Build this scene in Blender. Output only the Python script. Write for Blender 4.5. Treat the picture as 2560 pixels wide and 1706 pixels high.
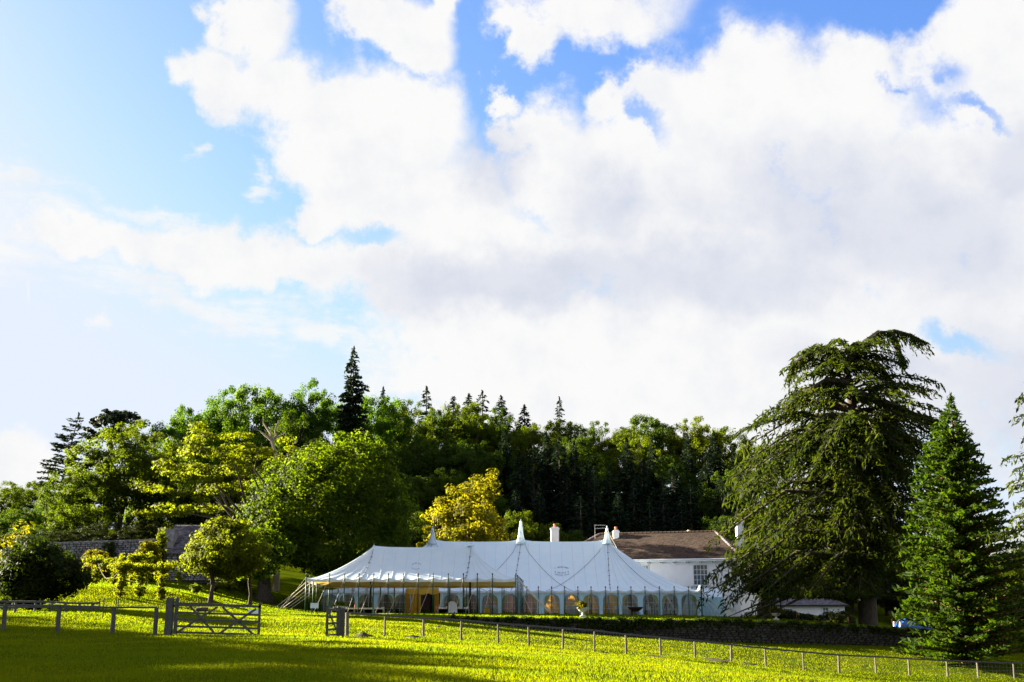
import bpy, bmesh, math, random
import numpy as np
from mathutils import Vector, Matrix

for o in list(bpy.data.objects):
    bpy.data.objects.remove(o)
SC = bpy.context.scene
COL = SC.collection
R = math.radians
rng = np.random.default_rng(7)
random.seed(7)

# ------------------------------------------------------------------ camera
W0, H0 = 2560.0, 1706.0
LENS = 40.0
F = LENS / 36.0 * W0
HOR = 1485.0
EYE = 1.65
PITCH = math.atan((HOR - H0 / 2) / F)
CP, SP = math.cos(PITCH), math.sin(PITCH)
cam = bpy.data.cameras.new('camera')
cam.lens = LENS; cam.sensor_width = 36; cam.clip_start = 0.1; cam.clip_end = 6000
camo = bpy.data.objects.new('camera', cam)
camo.location = (0, 0, EYE); camo.rotation_euler = (R(90) + PITCH, 0, 0)
COL.objects.link(camo); SC.camera = camo

# ------------------------------------------------------------------ light
SUN_AZ, SUN_EL = R(-66), R(16.5)
SKY_STR = 0.05
world = bpy.data.worlds.new('World'); SC.world = world; world.use_nodes = True
world.cycles.sampling_method = 'MANUAL'; world.cycles.sample_map_resolution = 256
sun = bpy.data.lights.new('sun', 'SUN'); sun.energy = 5.0; sun.angle = R(0.55); sun.color = (1.0, 0.90, 0.68)
suno = bpy.data.objects.new('sun', sun); COL.objects.link(suno)
TO_SUN = Vector((math.sin(SUN_AZ) * math.cos(SUN_EL), math.cos(SUN_AZ) * math.cos(SUN_EL), math.sin(SUN_EL)))
suno.rotation_euler = (-TO_SUN).to_track_quat('-Z', 'Y').to_euler(); suno.location = (-60, 40, 60)
vs = SC.view_settings
SC.display_settings.display_device = 'sRGB'
vs.view_transform = 'Standard'; vs.look = 'None'; vs.gamma = 1.0; vs.use_curve_mapping = False
vs.exposure = 2.9
SC.cycles.max_bounces = 6; SC.cycles.diffuse_bounces = 3; SC.cycles.glossy_bounces = 2; SC.cycles.transmission_bounces = 4; SC.cycles.transparent_max_bounces = 8


def ray(px, py):
    cx = (px - W0 / 2) / F; cy = (H0 / 2 - py) / F
    return Vector((cx, CP - cy * SP, SP + cy * CP))


def P(px, py, Y):
    d = ray(px, py); k = Y / d.y
    return Vector((d.x * k, Y, EYE + d.z * k))


def XP(px, Y, py=1500):
    return P(px, py, Y).x


def PXX(x, y, z): return W0 / 2 + F * x / (y * CP + (z - EYE) * SP)


def MPP(Y):            # metres per photo pixel at ground distance Y
    return Y * CP / F


# ---- sky: Nishita plus procedural clouds laid out by compass direction
def build_world():
    nt = world.node_tree; N = nt.nodes; L = nt.links; N.clear()

    def nd(t, **k):
        n = N.new(t)
        for a, b in k.items(): setattr(n, a, b)
        return n

    def M(op, a, b=None, c=None, clamp=False):
        n = nd('ShaderNodeMath', operation=op, use_clamp=clamp)
        for i, v in enumerate((a, b, c)):
            if v is None: continue
            if isinstance(v, (int, float)): n.inputs[i].default_value = v
            else: L.new(v, n.inputs[i])
        return n.outputs[0]

    def smooth(x, a, b):
        n = nd('ShaderNodeMapRange', interpolation_type='SMOOTHSTEP')
        L.new(x, n.inputs[0]); n.inputs[1].default_value = a; n.inputs[2].default_value = b
        return n.outputs[0]
    tc = nd('ShaderNodeTexCoord')
    D = tc.outputs['Generated']
    sx = nd('ShaderNodeSeparateXYZ'); L.new(D, sx.inputs[0])
    az = M('ARCTAN2', sx.outputs[0], sx.outputs[1]); el = M('ARCSINE', sx.outputs[2])

    def noise(scale, detail=6, rough=0.6, vec=None, off=(0, 0, 0), dist=0.0):
        mp = nd('ShaderNodeMapping'); L.new(vec or D, mp.inputs[0])
        mp.inputs['Location'].default_value = off
        n = nd('ShaderNodeTexNoise'); n.inputs['Scale'].default_value = scale
        n.inputs['Detail'].default_value = detail; n.inputs['Roughness'].default_value = rough
        n.inputs['Distortion'].default_value = dist
        L.new(mp.outputs[0], n.inputs[0]); return n.outputs[0]
    # wind-blown warp of the coordinates
    w1 = M('SUBTRACT', noise(13, 6, 0.62), 0.5); w2 = M('SUBTRACT', noise(13, 6, 0.62, off=(5, 2, 9)), 0.5)
    azw = M('MULTIPLY_ADD', w1, 0.10, az); elw = M('MULTIPLY_ADD', w2, 0.10, el)
    cv = nd('ShaderNodeCombineXYZ'); L.new(azw, cv.inputs[0]); L.new(elw, cv.inputs[1])
    PV = cv.outputs[0]
    cv0 = nd('ShaderNodeCombineXYZ'); L.new(az, cv0.inputs[0]); L.new(el, cv0.inputs[1])

    def ang(px, py):
        d = ray(px, py).normalized(); return math.atan2(d.x, d.y), math.asin(d.z)
    K = 1.088

    def blob(x, y, a, b, rot=0, vec=None):       # x, y, a, b in photo pixels (2353 wide view)
        x, y, a, b = x * K, y * K, a * K, b * K
        A, E = ang(x, y); 
        mp = nd('ShaderNodeMapping', vector_type='TEXTURE'); L.new(vec or PV, mp.inputs[0])
        mp.inputs['Location'].default_value = (A, E, 0); mp.inputs['Rotation'].default_value = (0, 0, R(rot)); mp.inputs['Scale'].default_value = (a / F, b / F, 1)
        ln = nd('ShaderNodeVectorMath', operation='LENGTH'); L.new(mp.outputs[0], ln.inputs[0])
        return ln.outputs['Value']                     # 0 at centre, 1 on the rim

    def union(lst):
        r = lst[0]
        for b in lst[1:]: r = M('SMOOTH_MIN', r, b, 0.18)
        return M('SUBTRACT', 1.0, r)
    clouds = [
        (575, 55, 95, 85, 0), (530, 205, 130, 85, -20), (640, 200, 120, 110, -25), (760, 300, 190, 150, -35),
        (900, 330, 210, 170, -20), (960, 300, 170, 130, 0), (860, 440, 190, 130, -30), (1010, 480, 240, 160, 0),
        (745, 500, 75, 50, 20), (860, 40, 140, 75, -8), (960, 100, 110, 80, -35), (1010, 30, 60, 90, 0),
        (1370, 45, 240, 95, 0), (1230, 90, 90, 60, 10), (1240, 300, 130, 130, 10), (1330, 420, 250, 190, 0),
        (1560, 330, 260, 210, 20), (1730, 250, 250, 180, -5), (1450, 215, 130, 62, 15), (1900, 300, 260, 210, -10), (1690, 170, 120, 100, 0),
        (1960, 165, 120, 75, 0), (2290, 80, 290, 120, 8), (2330, 300, 190, 190, 0), (2150, 480, 330, 230, 0),
        (1600, 560, 500, 260, 0), (1200, 600, 420, 120, 0), (1900, 800, 700, 240, 0), (1250, 760, 560, 150, -6),
        (2350, 700, 400, 330, 0), (1150, 880, 420, 120, -14), (600, 610, 560, 70, -5), (250, 560, 330, 60, -8), (880, 640, 420, 90, -6),
        (30, 1075, 75, 55, 0), (1500, 960, 560, 180, 0), (1160, 210, 45, 40, -20), (2900, 500, 520, 520, 0), (1990, 620, 300, 170, 0), (2230, 820, 200, 120, 0),
    ]
    wisps = [(110, 480, 330, 75, -22), (-40, 560, 240, 110, -10), (420, 520, 330, 38, -14), (450, 700, 480, 60, -13), (460, 350, 45, 28, 25),
             (610, 440, 60, 30, -50), (215, 720, 30, 36, 0), (20, 400, 160, 60, -20), (760, 790, 330, 60, -16)]
    holes = [(770, 120, 80, 45, -35), (1105, 90, 36, 130, 8), (1120, 250, 24, 75, 10), (1240, 160, 105, 24, 8), (1450, 150, 70, 20, 20), (1470, 250, 75, 20, -38),
             (840, 552, 85, 22, -5), (2170, 150, 60, 40, -30), (2040, 190, 30, 20, -30), (2230, 250, 66, 18, -35),
             (1800, 35, 210, 40, -6), (1620, 55, 60, 60, 0), (2230, 780, 90, 26, -25)]
    Fc = union([blob(*b) for b in clouds])
    Fh = union([blob(*b) for b in holes])
    Fw = union([blob(*b) for b in wisps])
    n_big = noise(7, 5, 0.62, off=(1.2, 0, 3)); n_fine = noise(26, 6, 0.66)
    nmix = M('ADD', M('MULTIPLY', M('SUBTRACT', n_big, 0.5), 1.8), M('MULTIPLY', M('SUBTRACT', n_fine, 0.5), 1.7))
    # clouds elsewhere round the sky (outside the frame): broken cover set for ambient light
    far = M('MULTIPLY_ADD', M('SUBTRACT', noise(2.6, 4, 0.55, off=(9, 4, 1)), 0.445), 5.0, 0.0)
    aa = M('ABSOLUTE', az)
    inside = M('MULTIPLY', M('SUBTRACT', 1.0, smooth(aa, R(25), R(40))), M('SUBTRACT', 1.0, smooth(el, R(33), R(46))))
    far = M('SUBTRACT', far, M('MULTIPLY', inside, 6.0))
    Fc = M('MAXIMUM', M('MULTIPLY', Fc, 1.6), far)
    hole = M('MULTIPLY', smooth(M('ADD', Fh, M('MULTIPLY', nmix, 0.9)), -0.35, 0.85), 0.8)
    cover = M('MULTIPLY', smooth(M('ADD', Fc, nmix), -0.25, 0.66), M('SUBTRACT', 1.0, hole))
    nst = nd('ShaderNodeMapping'); L.new(cv0.outputs[0], nst.inputs[0]); nst.inputs['Rotation'].default_value = (0, 0, R(18)); nst.inputs['Scale'].default_value = (1, 4.5, 1)
    nw = nd('ShaderNodeTexNoise'); nw.inputs['Scale'].default_value = 14; nw.inputs['Detail'].default_value = 5; nw.inputs['Roughness'].default_value = 0.62
    L.new(nst.outputs[0], nw.inputs[0])
    wisp = M('MULTIPLY', smooth(M('ADD', M('MULTIPLY', Fw, 1.0), M('MULTIPLY', M('SUBTRACT', nw.outputs[0], 0.5), 2.4)), 0.0, 1.1), 0.85)
    # contrail
    tr = union([blob(63, 662, 40, 1.6, 98, cv0.outputs[0]), blob(67, 668, 36, 1.4, 98, cv0.outputs[0])])
    wisp = M('MAXIMUM', wisp, M('MULTIPLY', smooth(tr, 0.0, 0.6), 0.6))
    alpha = M('MAXIMUM', cover, wisp)
    # brightness of the clouds: lit tops, lavender grey undersides
    greys = [(1300, 640, 560, 75, 2), (1650, 640, 420, 110, -4), (1130, 370, 90, 120, 10), (1900, 480, 360, 150, -10), (2150, 560, 300, 160, 0),
             (2330, 380, 160, 120, 0), (1400, 470, 130, 120, 0), (2100, 860, 300, 80, -10), (2330, 900, 240, 200, 0)]
    Fg = union([blob(*b) for b in greys])
    g = smooth(M('ADD', Fg, M('MULTIPLY', M('SUBTRACT', noise(9, 6, 0.6, off=(3, 8, 2)), 0.5), 1.5)), -0.35, 0.75)
    g2 = smooth(noise(20, 6, 0.6, off=(4, 1, 7)), 0.42, 0.72)
    g = M('ADD', M('MULTIPLY', g, 0.72), M('MULTIPLY', g2, 0.26), clamp=True)
    sky = nd('ShaderNodeTexSky', sky_type='NISHITA'); sky.sun_disc = False
    sky.sun_elevation = SUN_EL; sky.sun_rotation = SUN_AZ; sky.altitude = 100
    sky.air_density = 1.0; sky.dust_density = 1.6; sky.ozone_density = 2.2
    C1 = nd('ShaderNodeMixRGB'); L.new(g, C1.inputs[0])
    CB = CLOUD
    C1.inputs[1].default_value = (1.07 * CB, 1.068 * CB, 1.065 * CB, 1); C1.inputs[2].default_value = (0.76 * CB, 0.80 * CB, 0.92 * CB, 1)
    MX = nd('ShaderNodeMixRGB'); L.new(alpha, MX.inputs[0])
    hs = nd('ShaderNodeHueSaturation'); hs.inputs['Saturation'].default_value = 1.25; L.new(sky.outputs[0], hs.inputs['Color'])
    tn = nd('ShaderNodeMixRGB', blend_type='MULTIPLY'); tn.inputs[0].default_value = 1; L.new(hs.outputs[0], tn.inputs[1]); tn.inputs[2].default_value = (0.90, 0.80, 1.02, 1)
    sp = nd('ShaderNodeSeparateColor'); L.new(tn.outputs[0], sp.inputs[0]); cb = nd('ShaderNodeCombineColor')
    for i, cap in enumerate((0.80, 0.88, 1.02)): L.new(M('SMOOTH_MIN', sp.outputs[i], cap / (SKY_STR * 2 ** vs.exposure), 0.9), cb.inputs[i])
    L.new(cb.outputs[0], MX.inputs[1]); L.new(C1.outputs[0], MX.inputs[2])
    bg = nd('ShaderNodeBackground'); bg.inputs[1].default_value = SKY_STR; L.new(MX.outputs[0], bg.inputs[0])
    out = nd('ShaderNodeOutputWorld'); L.new(bg.outputs[0], out.inputs[0])


CLOUD = 2.42
build_world()

# ------------------------------------------------------------------ helpers
def prop(o, label=None, cat=None, group=None, kind=None):
    if label: o['label'] = label
    if cat: o['category'] = cat
    if group: o['group'] = group
    if kind: o['kind'] = kind
    return o


def thing(name, label, cat, loc=(0, 0, 0), group=None):
    o = bpy.data.objects.new(name, None); o.empty_display_size = 0.2
    COL.objects.link(o); o.location = loc
    return prop(o, label, cat, group)


def npmesh(name, V, Fa, smooth=False):
    me = bpy.data.meshes.new(name)
    V = np.ascontiguousarray(V, dtype=np.float32); Fa = np.ascontiguousarray(Fa, dtype=np.int32)
    m, k = Fa.shape
    me.vertices.add(len(V)); me.vertices.foreach_set('co', V.ravel())
    me.loops.add(m * k); me.loops.foreach_set('vertex_index', Fa.ravel())
    me.polygons.add(m); me.polygons.foreach_set('loop_start', np.arange(0, m * k, k, dtype=np.int32))
    if smooth: me.polygons.foreach_set('use_smooth', np.ones(m, dtype=bool))
    me.update(calc_edges=True)
    return me


def obj(name, me, mat=None, parent=None, loc=None, smooth=False):
    o = bpy.data.objects.new(name, me); COL.objects.link(o)
    if mat is not None and len(me.materials) == 0: me.materials.append(mat)
    if smooth:
        me.polygons.foreach_set('use_smooth', np.ones(len(me.polygons), dtype=bool))
    if parent:
        o.parent = parent
        if loc is None: o.location = -Vector(parent_world(parent))      # meshes are authored in world space
        else: o.location = loc
    elif loc is not None: o.location = loc
    return o


def parent_world(p):
    v = Vector(p.location)
    while p.parent:
        p = p.parent; v = v + Vector(p.location)
    return v


class MB:
    def __init__(s): s.v = []; s.f = []

    def add(s, vs, fs):
        b = len(s.v); s.v += [tuple(v) for v in vs]; s.f += [tuple(b + i for i in f) for f in fs]; return s

    def box(s, c, d, rz=0, taper=1.0, jit=0):
        cx, cy, cz = c; x, y, z = d[0] / 2, d[1] / 2, d[2] / 2; ca, sa = math.cos(rz), math.sin(rz); vs = []
        for k, t in ((-1, 1), (1, taper)):
            for (i, j) in ((-1, -1), (1, -1), (1, 1), (-1, 1)):
                a, b = i * x * t, j * y * t
                if jit: a += random.uniform(-jit, jit); b += random.uniform(-jit, jit)
                vs.append((cx + a * ca - b * sa, cy + a * sa + b * ca, cz + k * z + (random.uniform(-jit, jit) if jit else 0)))
        return s.add(vs, [(3, 2, 1, 0), (4, 5, 6, 7), (0, 1, 5, 4), (1, 2, 6, 5), (2, 3, 7, 6), (3, 0, 4, 7)])

    def bar(s, a, b, w, h, up=(0, 0, 1)):
        a, b = Vector(a), Vector(b); d = (b - a).normalized(); u = Vector(up)
        sd = d.cross(u)
        if sd.length < 1e-4: sd = d.cross(Vector((0, 1, 0)))
        sd.normalize(); u = sd.cross(d).normalized(); vs = []
        for p in (a, b):
            for (i, j) in ((-1, -1), (1, -1), (1, 1), (-1, 1)): vs.append(p + sd * (i * w / 2) + u * (j * h / 2))
        return s.add(vs, [(3, 2, 1, 0), (4, 5, 6, 7), (0, 1, 5, 4), (1, 2, 6, 5), (2, 3, 7, 6), (3, 0, 4, 7)])

    def tube(s, pts, r, n=6, cap=True):
        pts = [Vector(p) for p in pts]; rs = r if isinstance(r, (list, tuple)) else [r] * len(pts); vs = []; ref = None
        for i, p in enumerate(pts):
            d = (pts[min(i + 1, len(pts) - 1)] - pts[max(i - 1, 0)])
            if d.length < 1e-6: d = Vector((0, 0, 1))
            d.normalize()
            if ref is None: ref = Vector((1, 0, 0)) if abs(d.x) < 0.9 else Vector((0, 1, 0))
            a = d.cross(ref).normalized(); b = d.cross(a).normalized(); ref = -b if False else ref
            for k in range(n):
                t = 2 * math.pi * k / n; vs.append(p + (a * math.cos(t) + b * math.sin(t)) * rs[i])
        fs = []
        for i in range(len(pts) - 1):
            for k in range(n): fs.append((i * n + k, i * n + (k + 1) % n, (i + 1) * n + (k + 1) % n, (i + 1) * n + k))
        if cap: fs += [tuple(range(n - 1, -1, -1)), tuple(range((len(pts) - 1) * n, len(pts) * n))]
        return s.add(vs, fs)

    def lathe(s, c, prof, n=16):
        pts = [(c[0], c[1], c[2] + z) for (r, z) in prof]; b = len(s.v); fs = []
        for (r, z) in prof:
            for k in range(n):
                t = 2 * math.pi * k / n; s.v.append((c[0] + r * math.cos(t), c[1] + r * math.sin(t), c[2] + z))
        for i in range(len(prof) - 1):
            for k in range(n): s.f.append((b + i * n + k, b + i * n + (k + 1) % n, b + (i + 1) * n + (k + 1) % n, b + (i + 1) * n + k))
        s.f.append(tuple(b + k for k in range(n - 1, -1, -1))); s.f.append(tuple(b + (len(prof) - 1) * n + k for k in range(n)))
        return s

    def build(s, name, mat=None, parent=None, smooth=False):
        me = bpy.data.meshes.new(name); me.from_pydata(s.v, [], s.f); me.update()
        return obj(name, me, mat, parent, smooth=smooth)


# ------------------------------------------------------------------ materials
MATS = {}


def mat(name, col, col2=None, rough=0.8, scale=6.0, detail=6, bump=0.0, bscale=None, metal=0.0, spec=0.3, trans=0.0, tcol=None,
        stretch=(1, 1, 1), island=0.0, ramp=(0.35, 0.68), alpha=1.0, dmul=1.0):
    m = bpy.data.materials.new(name); m.use_nodes = True; nt = m.node_tree; N, L = nt.nodes, nt.links; N.clear()
    out = N.new('ShaderNodeOutputMaterial'); bs = N.new('ShaderNodeBsdfPrincipled')
    bs.inputs['Roughness'].default_value = rough; bs.inputs['Metallic'].default_value = metal; bs.inputs['Specular IOR Level'].default_value = spec
    tc = N.new('ShaderNodeTexCoord'); mp = N.new('ShaderNodeMapping'); mp.inputs['Scale'].default_value = stretch
    L.new(tc.outputs['Object'], mp.inputs[0])
    nz = N.new('ShaderNodeTexNoise'); nz.inputs['Scale'].default_value = scale; nz.inputs['Detail'].default_value = detail; nz.inputs['Roughness'].default_value = 0.62
    L.new(mp.outputs[0], nz.inputs[0])
    mr = N.new('ShaderNodeMapRange'); mr.inputs[1].default_value = ramp[0]; mr.inputs[2].default_value = ramp[1]; L.new(nz.outputs[0], mr.inputs[0])
    fac = mr.outputs[0]
    if island:
        ge = N.new('ShaderNodeNewGeometry'); oi = N.new('ShaderNodeObjectInfo')
        a = N.new('ShaderNodeMath'); a.operation = 'MULTIPLY_ADD'; L.new(ge.outputs['Random Per Island'], a.inputs[0]); a.inputs[1].default_value = island
        b = N.new('ShaderNodeMath'); b.operation = 'MULTIPLY_ADD'; L.new(fac, b.inputs[0]); b.inputs[1].default_value = 0.55; 
        c = N.new('ShaderNodeMath'); c.operation = 'MULTIPLY_ADD'; L.new(oi.outputs['Random'], c.inputs[0]); c.inputs[1].default_value = 0.35; c.inputs[2].default_value = -0.15
        L.new(c.outputs[0], b.inputs[2]); L.new(b.outputs[0], a.inputs[2]); a.use_clamp = True; fac = a.outputs[0]
    mx = N.new('ShaderNodeMixRGB'); L.new(fac, mx.inputs[0]); mx.inputs[1].default_value = (*col, 1); mx.inputs[2].default_value = (*(col2 or col), 1)
    if dmul != 1.0:
        dm = N.new('ShaderNodeMixRGB'); dm.blend_type = 'MULTIPLY'; dm.inputs[0].default_value = 1; L.new(mx.outputs[0], dm.inputs[1]); dm.inputs[2].default_value = (dmul, dmul, dmul, 1)
        L.new(dm.outputs[0], bs.inputs['Base Color'])
    else: L.new(mx.outputs[0], bs.inputs['Base Color'])
    if bump:
        n2 = N.new('ShaderNodeTexNoise'); n2.inputs['Scale'].default_value = bscale or scale * 3; n2.inputs['Detail'].default_value = 6; L.new(mp.outputs[0], n2.inputs[0])
        bp = N.new('ShaderNodeBump'); bp.inputs['Strength'].default_value = bump; bp.inputs['Distance'].default_value = 0.05
        L.new(n2.outputs[0], bp.inputs['Height']); L.new(bp.outputs[0], bs.inputs['Normal'])
    sh = bs.outputs[0]
    if trans:
        tr = N.new('ShaderNodeBsdfTranslucent'); ms = N.new('ShaderNodeMixShader'); ms.inputs[0].default_value = trans
        if tcol:
            t2 = N.new('ShaderNodeMixRGB'); t2.blend_type = 'MULTIPLY'; t2.inputs[0].default_value = 1; L.new(mx.outputs[0], t2.inputs[1]); t2.inputs[2].default_value = (*tcol, 1); L.new(t2.outputs[0], tr.inputs[0])
        else: L.new(mx.outputs[0], tr.inputs[0])
        L.new(sh, ms.inputs[1]); L.new(tr.outputs[0], ms.inputs[2]); sh = ms.outputs[0]
    if alpha < 1:
        tp = N.new('ShaderNodeBsdfTransparent'); ms = N.new('ShaderNodeMixShader'); ms.inputs[0].default_value = alpha
        L.new(tp.outputs[0], ms.inputs[1]); L.new(sh, ms.inputs[2]); sh = ms.outputs[0]
    L.new(sh, out.inputs[0]); MATS[name] = m
    return m


def leafmat(name, dark, light, tr=0.5, tcol=(2.1, 2.05, 0.4), scale=0.35):
    return mat(name, dark, light, rough=0.6, scale=scale, detail=4, spec=0.06, trans=tr, tcol=tcol, island=0.5, ramp=(0.3, 0.7), dmul=0.45)


M_GRASS = mat('grass_turf', (0.034, 0.060, 0.002), (0.090, 0.098, 0.003), rough=1.0, scale=0.5, detail=9, bump=0.6, bscale=9, spec=0.0)
M_BLADE = mat('grass_blade', (0.045, 0.110, 0.002), (0.120, 0.145, 0.003), rough=0.7, scale=0.16, detail=7, spec=0.1, trans=0.6, tcol=(2.55, 2.1, 0.2), island=0.3, dmul=0.32)
M_LAWN = mat('lawn_blade', (0.055, 0.110, 0.002), (0.115, 0.145, 0.003), rough=0.7, scale=0.2, detail=5, spec=0.1, trans=0.6, tcol=(2.5, 2.2, 0.2), island=0.25, dmul=0.34)
M_SOIL = mat('dug_soil', (0.03, 0.022, 0.012), (0.07, 0.06, 0.02), rough=1, scale=8, bump=0.8)
M_WOOD = mat('weathered_oak', (0.040, 0.038, 0.036), (0.11, 0.105, 0.10), rough=0.85, scale=7, stretch=(6, 6, 1), bump=0.3)
M_POST = mat('fence_post_wood', (0.07, 0.06, 0.045), (0.20, 0.175, 0.13), rough=0.9, scale=8, stretch=(5, 5, 1), bump=0.4)
M_RAIL = mat('fence_rail_wood', (0.035, 0.033, 0.030), (0.11, 0.105, 0.095), rough=0.9, scale=5, stretch=(1, 5, 5), bump=0.3)
M_WIRE = mat('galvanised_wire', (0.25, 0.25, 0.22), (0.4, 0.4, 0.36), rough=0.5, metal=0.6)
M_CANVAS = mat('shade_blue_canvas', (0.70, 0.84, 0.97), (0.78, 0.88, 0.98), rough=0.75, scale=1.2, detail=7, trans=0.34, tcol=(1, 0.93, 0.8), bump=0.12, bscale=2.2)  # white cloth; the bluish shade is put into its base colour
M_CANVAS2 = mat('shade_blue_main_canvas', (0.70, 0.84, 0.97), (0.78, 0.88, 0.98), rough=0.75, scale=1.2, detail=7, trans=0.2, tcol=(1, 0.93, 0.8), bump=0.12, bscale=2.2)  # white main roof cloth, base colour tinted with the same bluish shade
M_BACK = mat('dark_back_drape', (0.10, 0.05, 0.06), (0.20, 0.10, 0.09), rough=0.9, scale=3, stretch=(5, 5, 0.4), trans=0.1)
M_WALLC = mat('shade_blue_wall', (0.48, 0.75, 0.94), (0.60, 0.82, 0.95), rough=0.8, scale=2.0, stretch=(2, 2, 0.7), trans=0.25, tcol=(1, 0.9, 0.75), bump=0.35, bscale=1.6)  # wall cloth; blue of the shade is tinted into the base colour
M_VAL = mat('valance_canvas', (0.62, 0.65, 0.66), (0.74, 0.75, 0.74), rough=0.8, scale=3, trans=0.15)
M_SEAM = mat('roof_seam_tape', (0.58, 0.62, 0.68), (0.68, 0.71, 0.75), rough=0.8)
M_LINE = mat('lacing_cord', (0.16, 0.18, 0.22), (0.26, 0.28, 0.32), rough=0.8)
M_LINING = mat('yellow_ceiling_lining', (0.88, 0.64, 0.20), (0.90, 0.70, 0.28), rough=0.85, scale=0.8, trans=0.75, tcol=(1, 0.9, 0.7))
M_DRAPE = mat('golden_drape', (0.62, 0.36, 0.03), (0.78, 0.50, 0.07), rough=0.75, scale=5, stretch=(4, 4, 0.4), trans=0.3)
M_CURT = mat('yellow_green_curtain', (0.45, 0.42, 0.06), (0.62, 0.55, 0.10), rough=0.8, scale=5, stretch=(4, 4, 0.5), trans=0.35)
M_CURT2 = mat('grey_net_curtain', (0.40, 0.38, 0.32), (0.55, 0.50, 0.42), rough=0.8, scale=5, stretch=(4, 4, 0.5), trans=0.35)
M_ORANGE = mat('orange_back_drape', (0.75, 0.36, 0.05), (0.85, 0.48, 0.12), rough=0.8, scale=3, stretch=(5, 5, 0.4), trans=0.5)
M_POLE = mat('green_pole', (0.006, 0.045, 0.028), (0.01, 0.07, 0.045), rough=0.45, spec=0.4)
M_DPOLE = mat('dark_king_pole', (0.015, 0.02, 0.018), (0.03, 0.03, 0.028), rough=0.6)
M_ROPE = mat('guy_rope', (0.42, 0.36, 0.28), (0.6, 0.54, 0.44), rough=0.9, scale=30)
M_PVC = None
M_STONE = mat('terrace_rubble', (0.020, 0.018, 0.015), (0.070, 0.062, 0.050), rough=0.95, scale=2.5, bump=0.5, island=0.6)
M_MORTAR = mat('wall_core', (0.03, 0.027, 0.022), (0.06, 0.055, 0.045), rough=1, scale=5, bump=0.4)
M_GSTONE = mat('garden_wall_stone', (0.08, 0.075, 0.09), (0.30, 0.28, 0.31), rough=0.95, scale=3.2, bump=0.5, island=0.7, ramp=(0.4, 0.6))
M_SLATE = mat('old_slate', (0.05, 0.043, 0.055), (0.22, 0.20, 0.235), rough=0.8, scale=3.0, bump=0.4, ramp=(0.45, 0.66), island=0.35)
M_TILE = mat('mossy_roof_tile', (0.022, 0.014, 0.010), (0.080, 0.048, 0.034), rough=0.9, scale=0.9, detail=9, bump=0.4, island=0.7)
M_RENDER = mat('white_render', (0.80, 0.77, 0.77), (0.87, 0.84, 0.83), rough=0.9, scale=1.2, detail=8, bump=0.15, bscale=9)
M_WHITE = mat('white_paint', (0.72, 0.72, 0.72), (0.80, 0.80, 0.79), rough=0.5, scale=4)
M_GLASS = mat('dark_window_glass', (0.02, 0.035, 0.05), (0.05, 0.07, 0.09), rough=0.08, spec=0.7)
M_POT = mat('terracotta', (0.45, 0.14, 0.07), (0.55, 0.22, 0.12), rough=0.85, scale=9)
M_CREAM = mat('cream_pot', (0.6, 0.5, 0.35), (0.7, 0.6, 0.45), rough=0.85, scale=9)
M_URN = mat('urn_stone', (0.40, 0.40, 0.37), (0.58, 0.57, 0.53), rough=0.9, scale=9, bump=0.3)
M_IRON = mat('rusted_iron', (0.018, 0.012, 0.010), (0.05, 0.025, 0.016), rough=0.75, metal=0.3, scale=9)
M_SOFA = mat('white_sofa_cloth', (0.66, 0.66, 0.66), (0.76, 0.75, 0.74), rough=0.85, scale=5, bump=0.1)
M_SIGN = mat('pale_sign_board', (0.55, 0.66, 0.74), (0.66, 0.75, 0.80), rough=0.5, scale=3)
M_TORCH = mat('red_torch_wax', (0.45, 0.10, 0.05), (0.58, 0.22, 0.14), rough=0.7, scale=9)
M_CAR = mat('blue_car_paint', (0.01, 0.10, 0.42), (0.012, 0.12, 0.48), rough=0.22, spec=0.6)
M_RUBBER = mat('tyre_rubber', (0.015, 0.015, 0.015), (0.03, 0.03, 0.03), rough=0.9)
M_STEEL = mat('rim_steel', (0.4, 0.4, 0.42), (0.5, 0.5, 0.52), rough=0.3, metal=0.9)
M_LAMPC = mat('clear_tail_lamp', (0.75, 0.75, 0.78), (0.8, 0.55, 0.55), rough=0.15, spec=0.6)
M_BARK = mat('bark', (0.030, 0.022, 0.016), (0.085, 0.065, 0.048), rough=0.95, scale=5, stretch=(3, 3, 0.6), bump=0.6)
M_BARKR = mat('red_bark', (0.11, 0.045, 0.022), (0.24, 0.12, 0.07), rough=0.95, scale=5, stretch=(3, 3, 0.6), bump=0.6)
M_BARKP = mat('pale_bare_wood', (0.22, 0.17, 0.12), (0.36, 0.29, 0.21), rough=0.9, scale=6)
M_CLOTH1 = mat('navy_cloth', (0.02, 0.03, 0.07), (0.03, 0.05, 0.10), rough=0.9)
M_SKIN = mat('skin', (0.45, 0.28, 0.2), (0.5, 0.33, 0.24), rough=0.6)
M_HAIR = mat('dark_hair', (0.02, 0.014, 0.01), (0.05, 0.03, 0.02), rough=0.6)
L_OAK = leafmat('leaf_oak', (0.018, 0.046, 0.003), (0.080, 0.118, 0.007), 0.5, (3.2, 2.9, 0.35))
L_WOOD = leafmat('leaf_woodland', (0.022, 0.050, 0.005), (0.070, 0.110, 0.010), 0.45)
L_BRIGHT = leafmat('leaf_bright', (0.030, 0.085, 0.008), (0.085, 0.145, 0.012), 0.48)
L_OLIVE = leafmat('leaf_olive', (0.036, 0.066, 0.005), (0.098, 0.128, 0.008), 0.5)
L_YELLOW = leafmat('leaf_yellow_green', (0.08, 0.11, 0.006), (0.19, 0.20, 0.010), 0.5, (1.7, 1.8, 0.35))
L_AUTUMN = leafmat('leaf_autumn', (0.11, 0.125, 0.008), (0.25, 0.225, 0.012), 0.48, (1.8, 1.7, 0.4))
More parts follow.
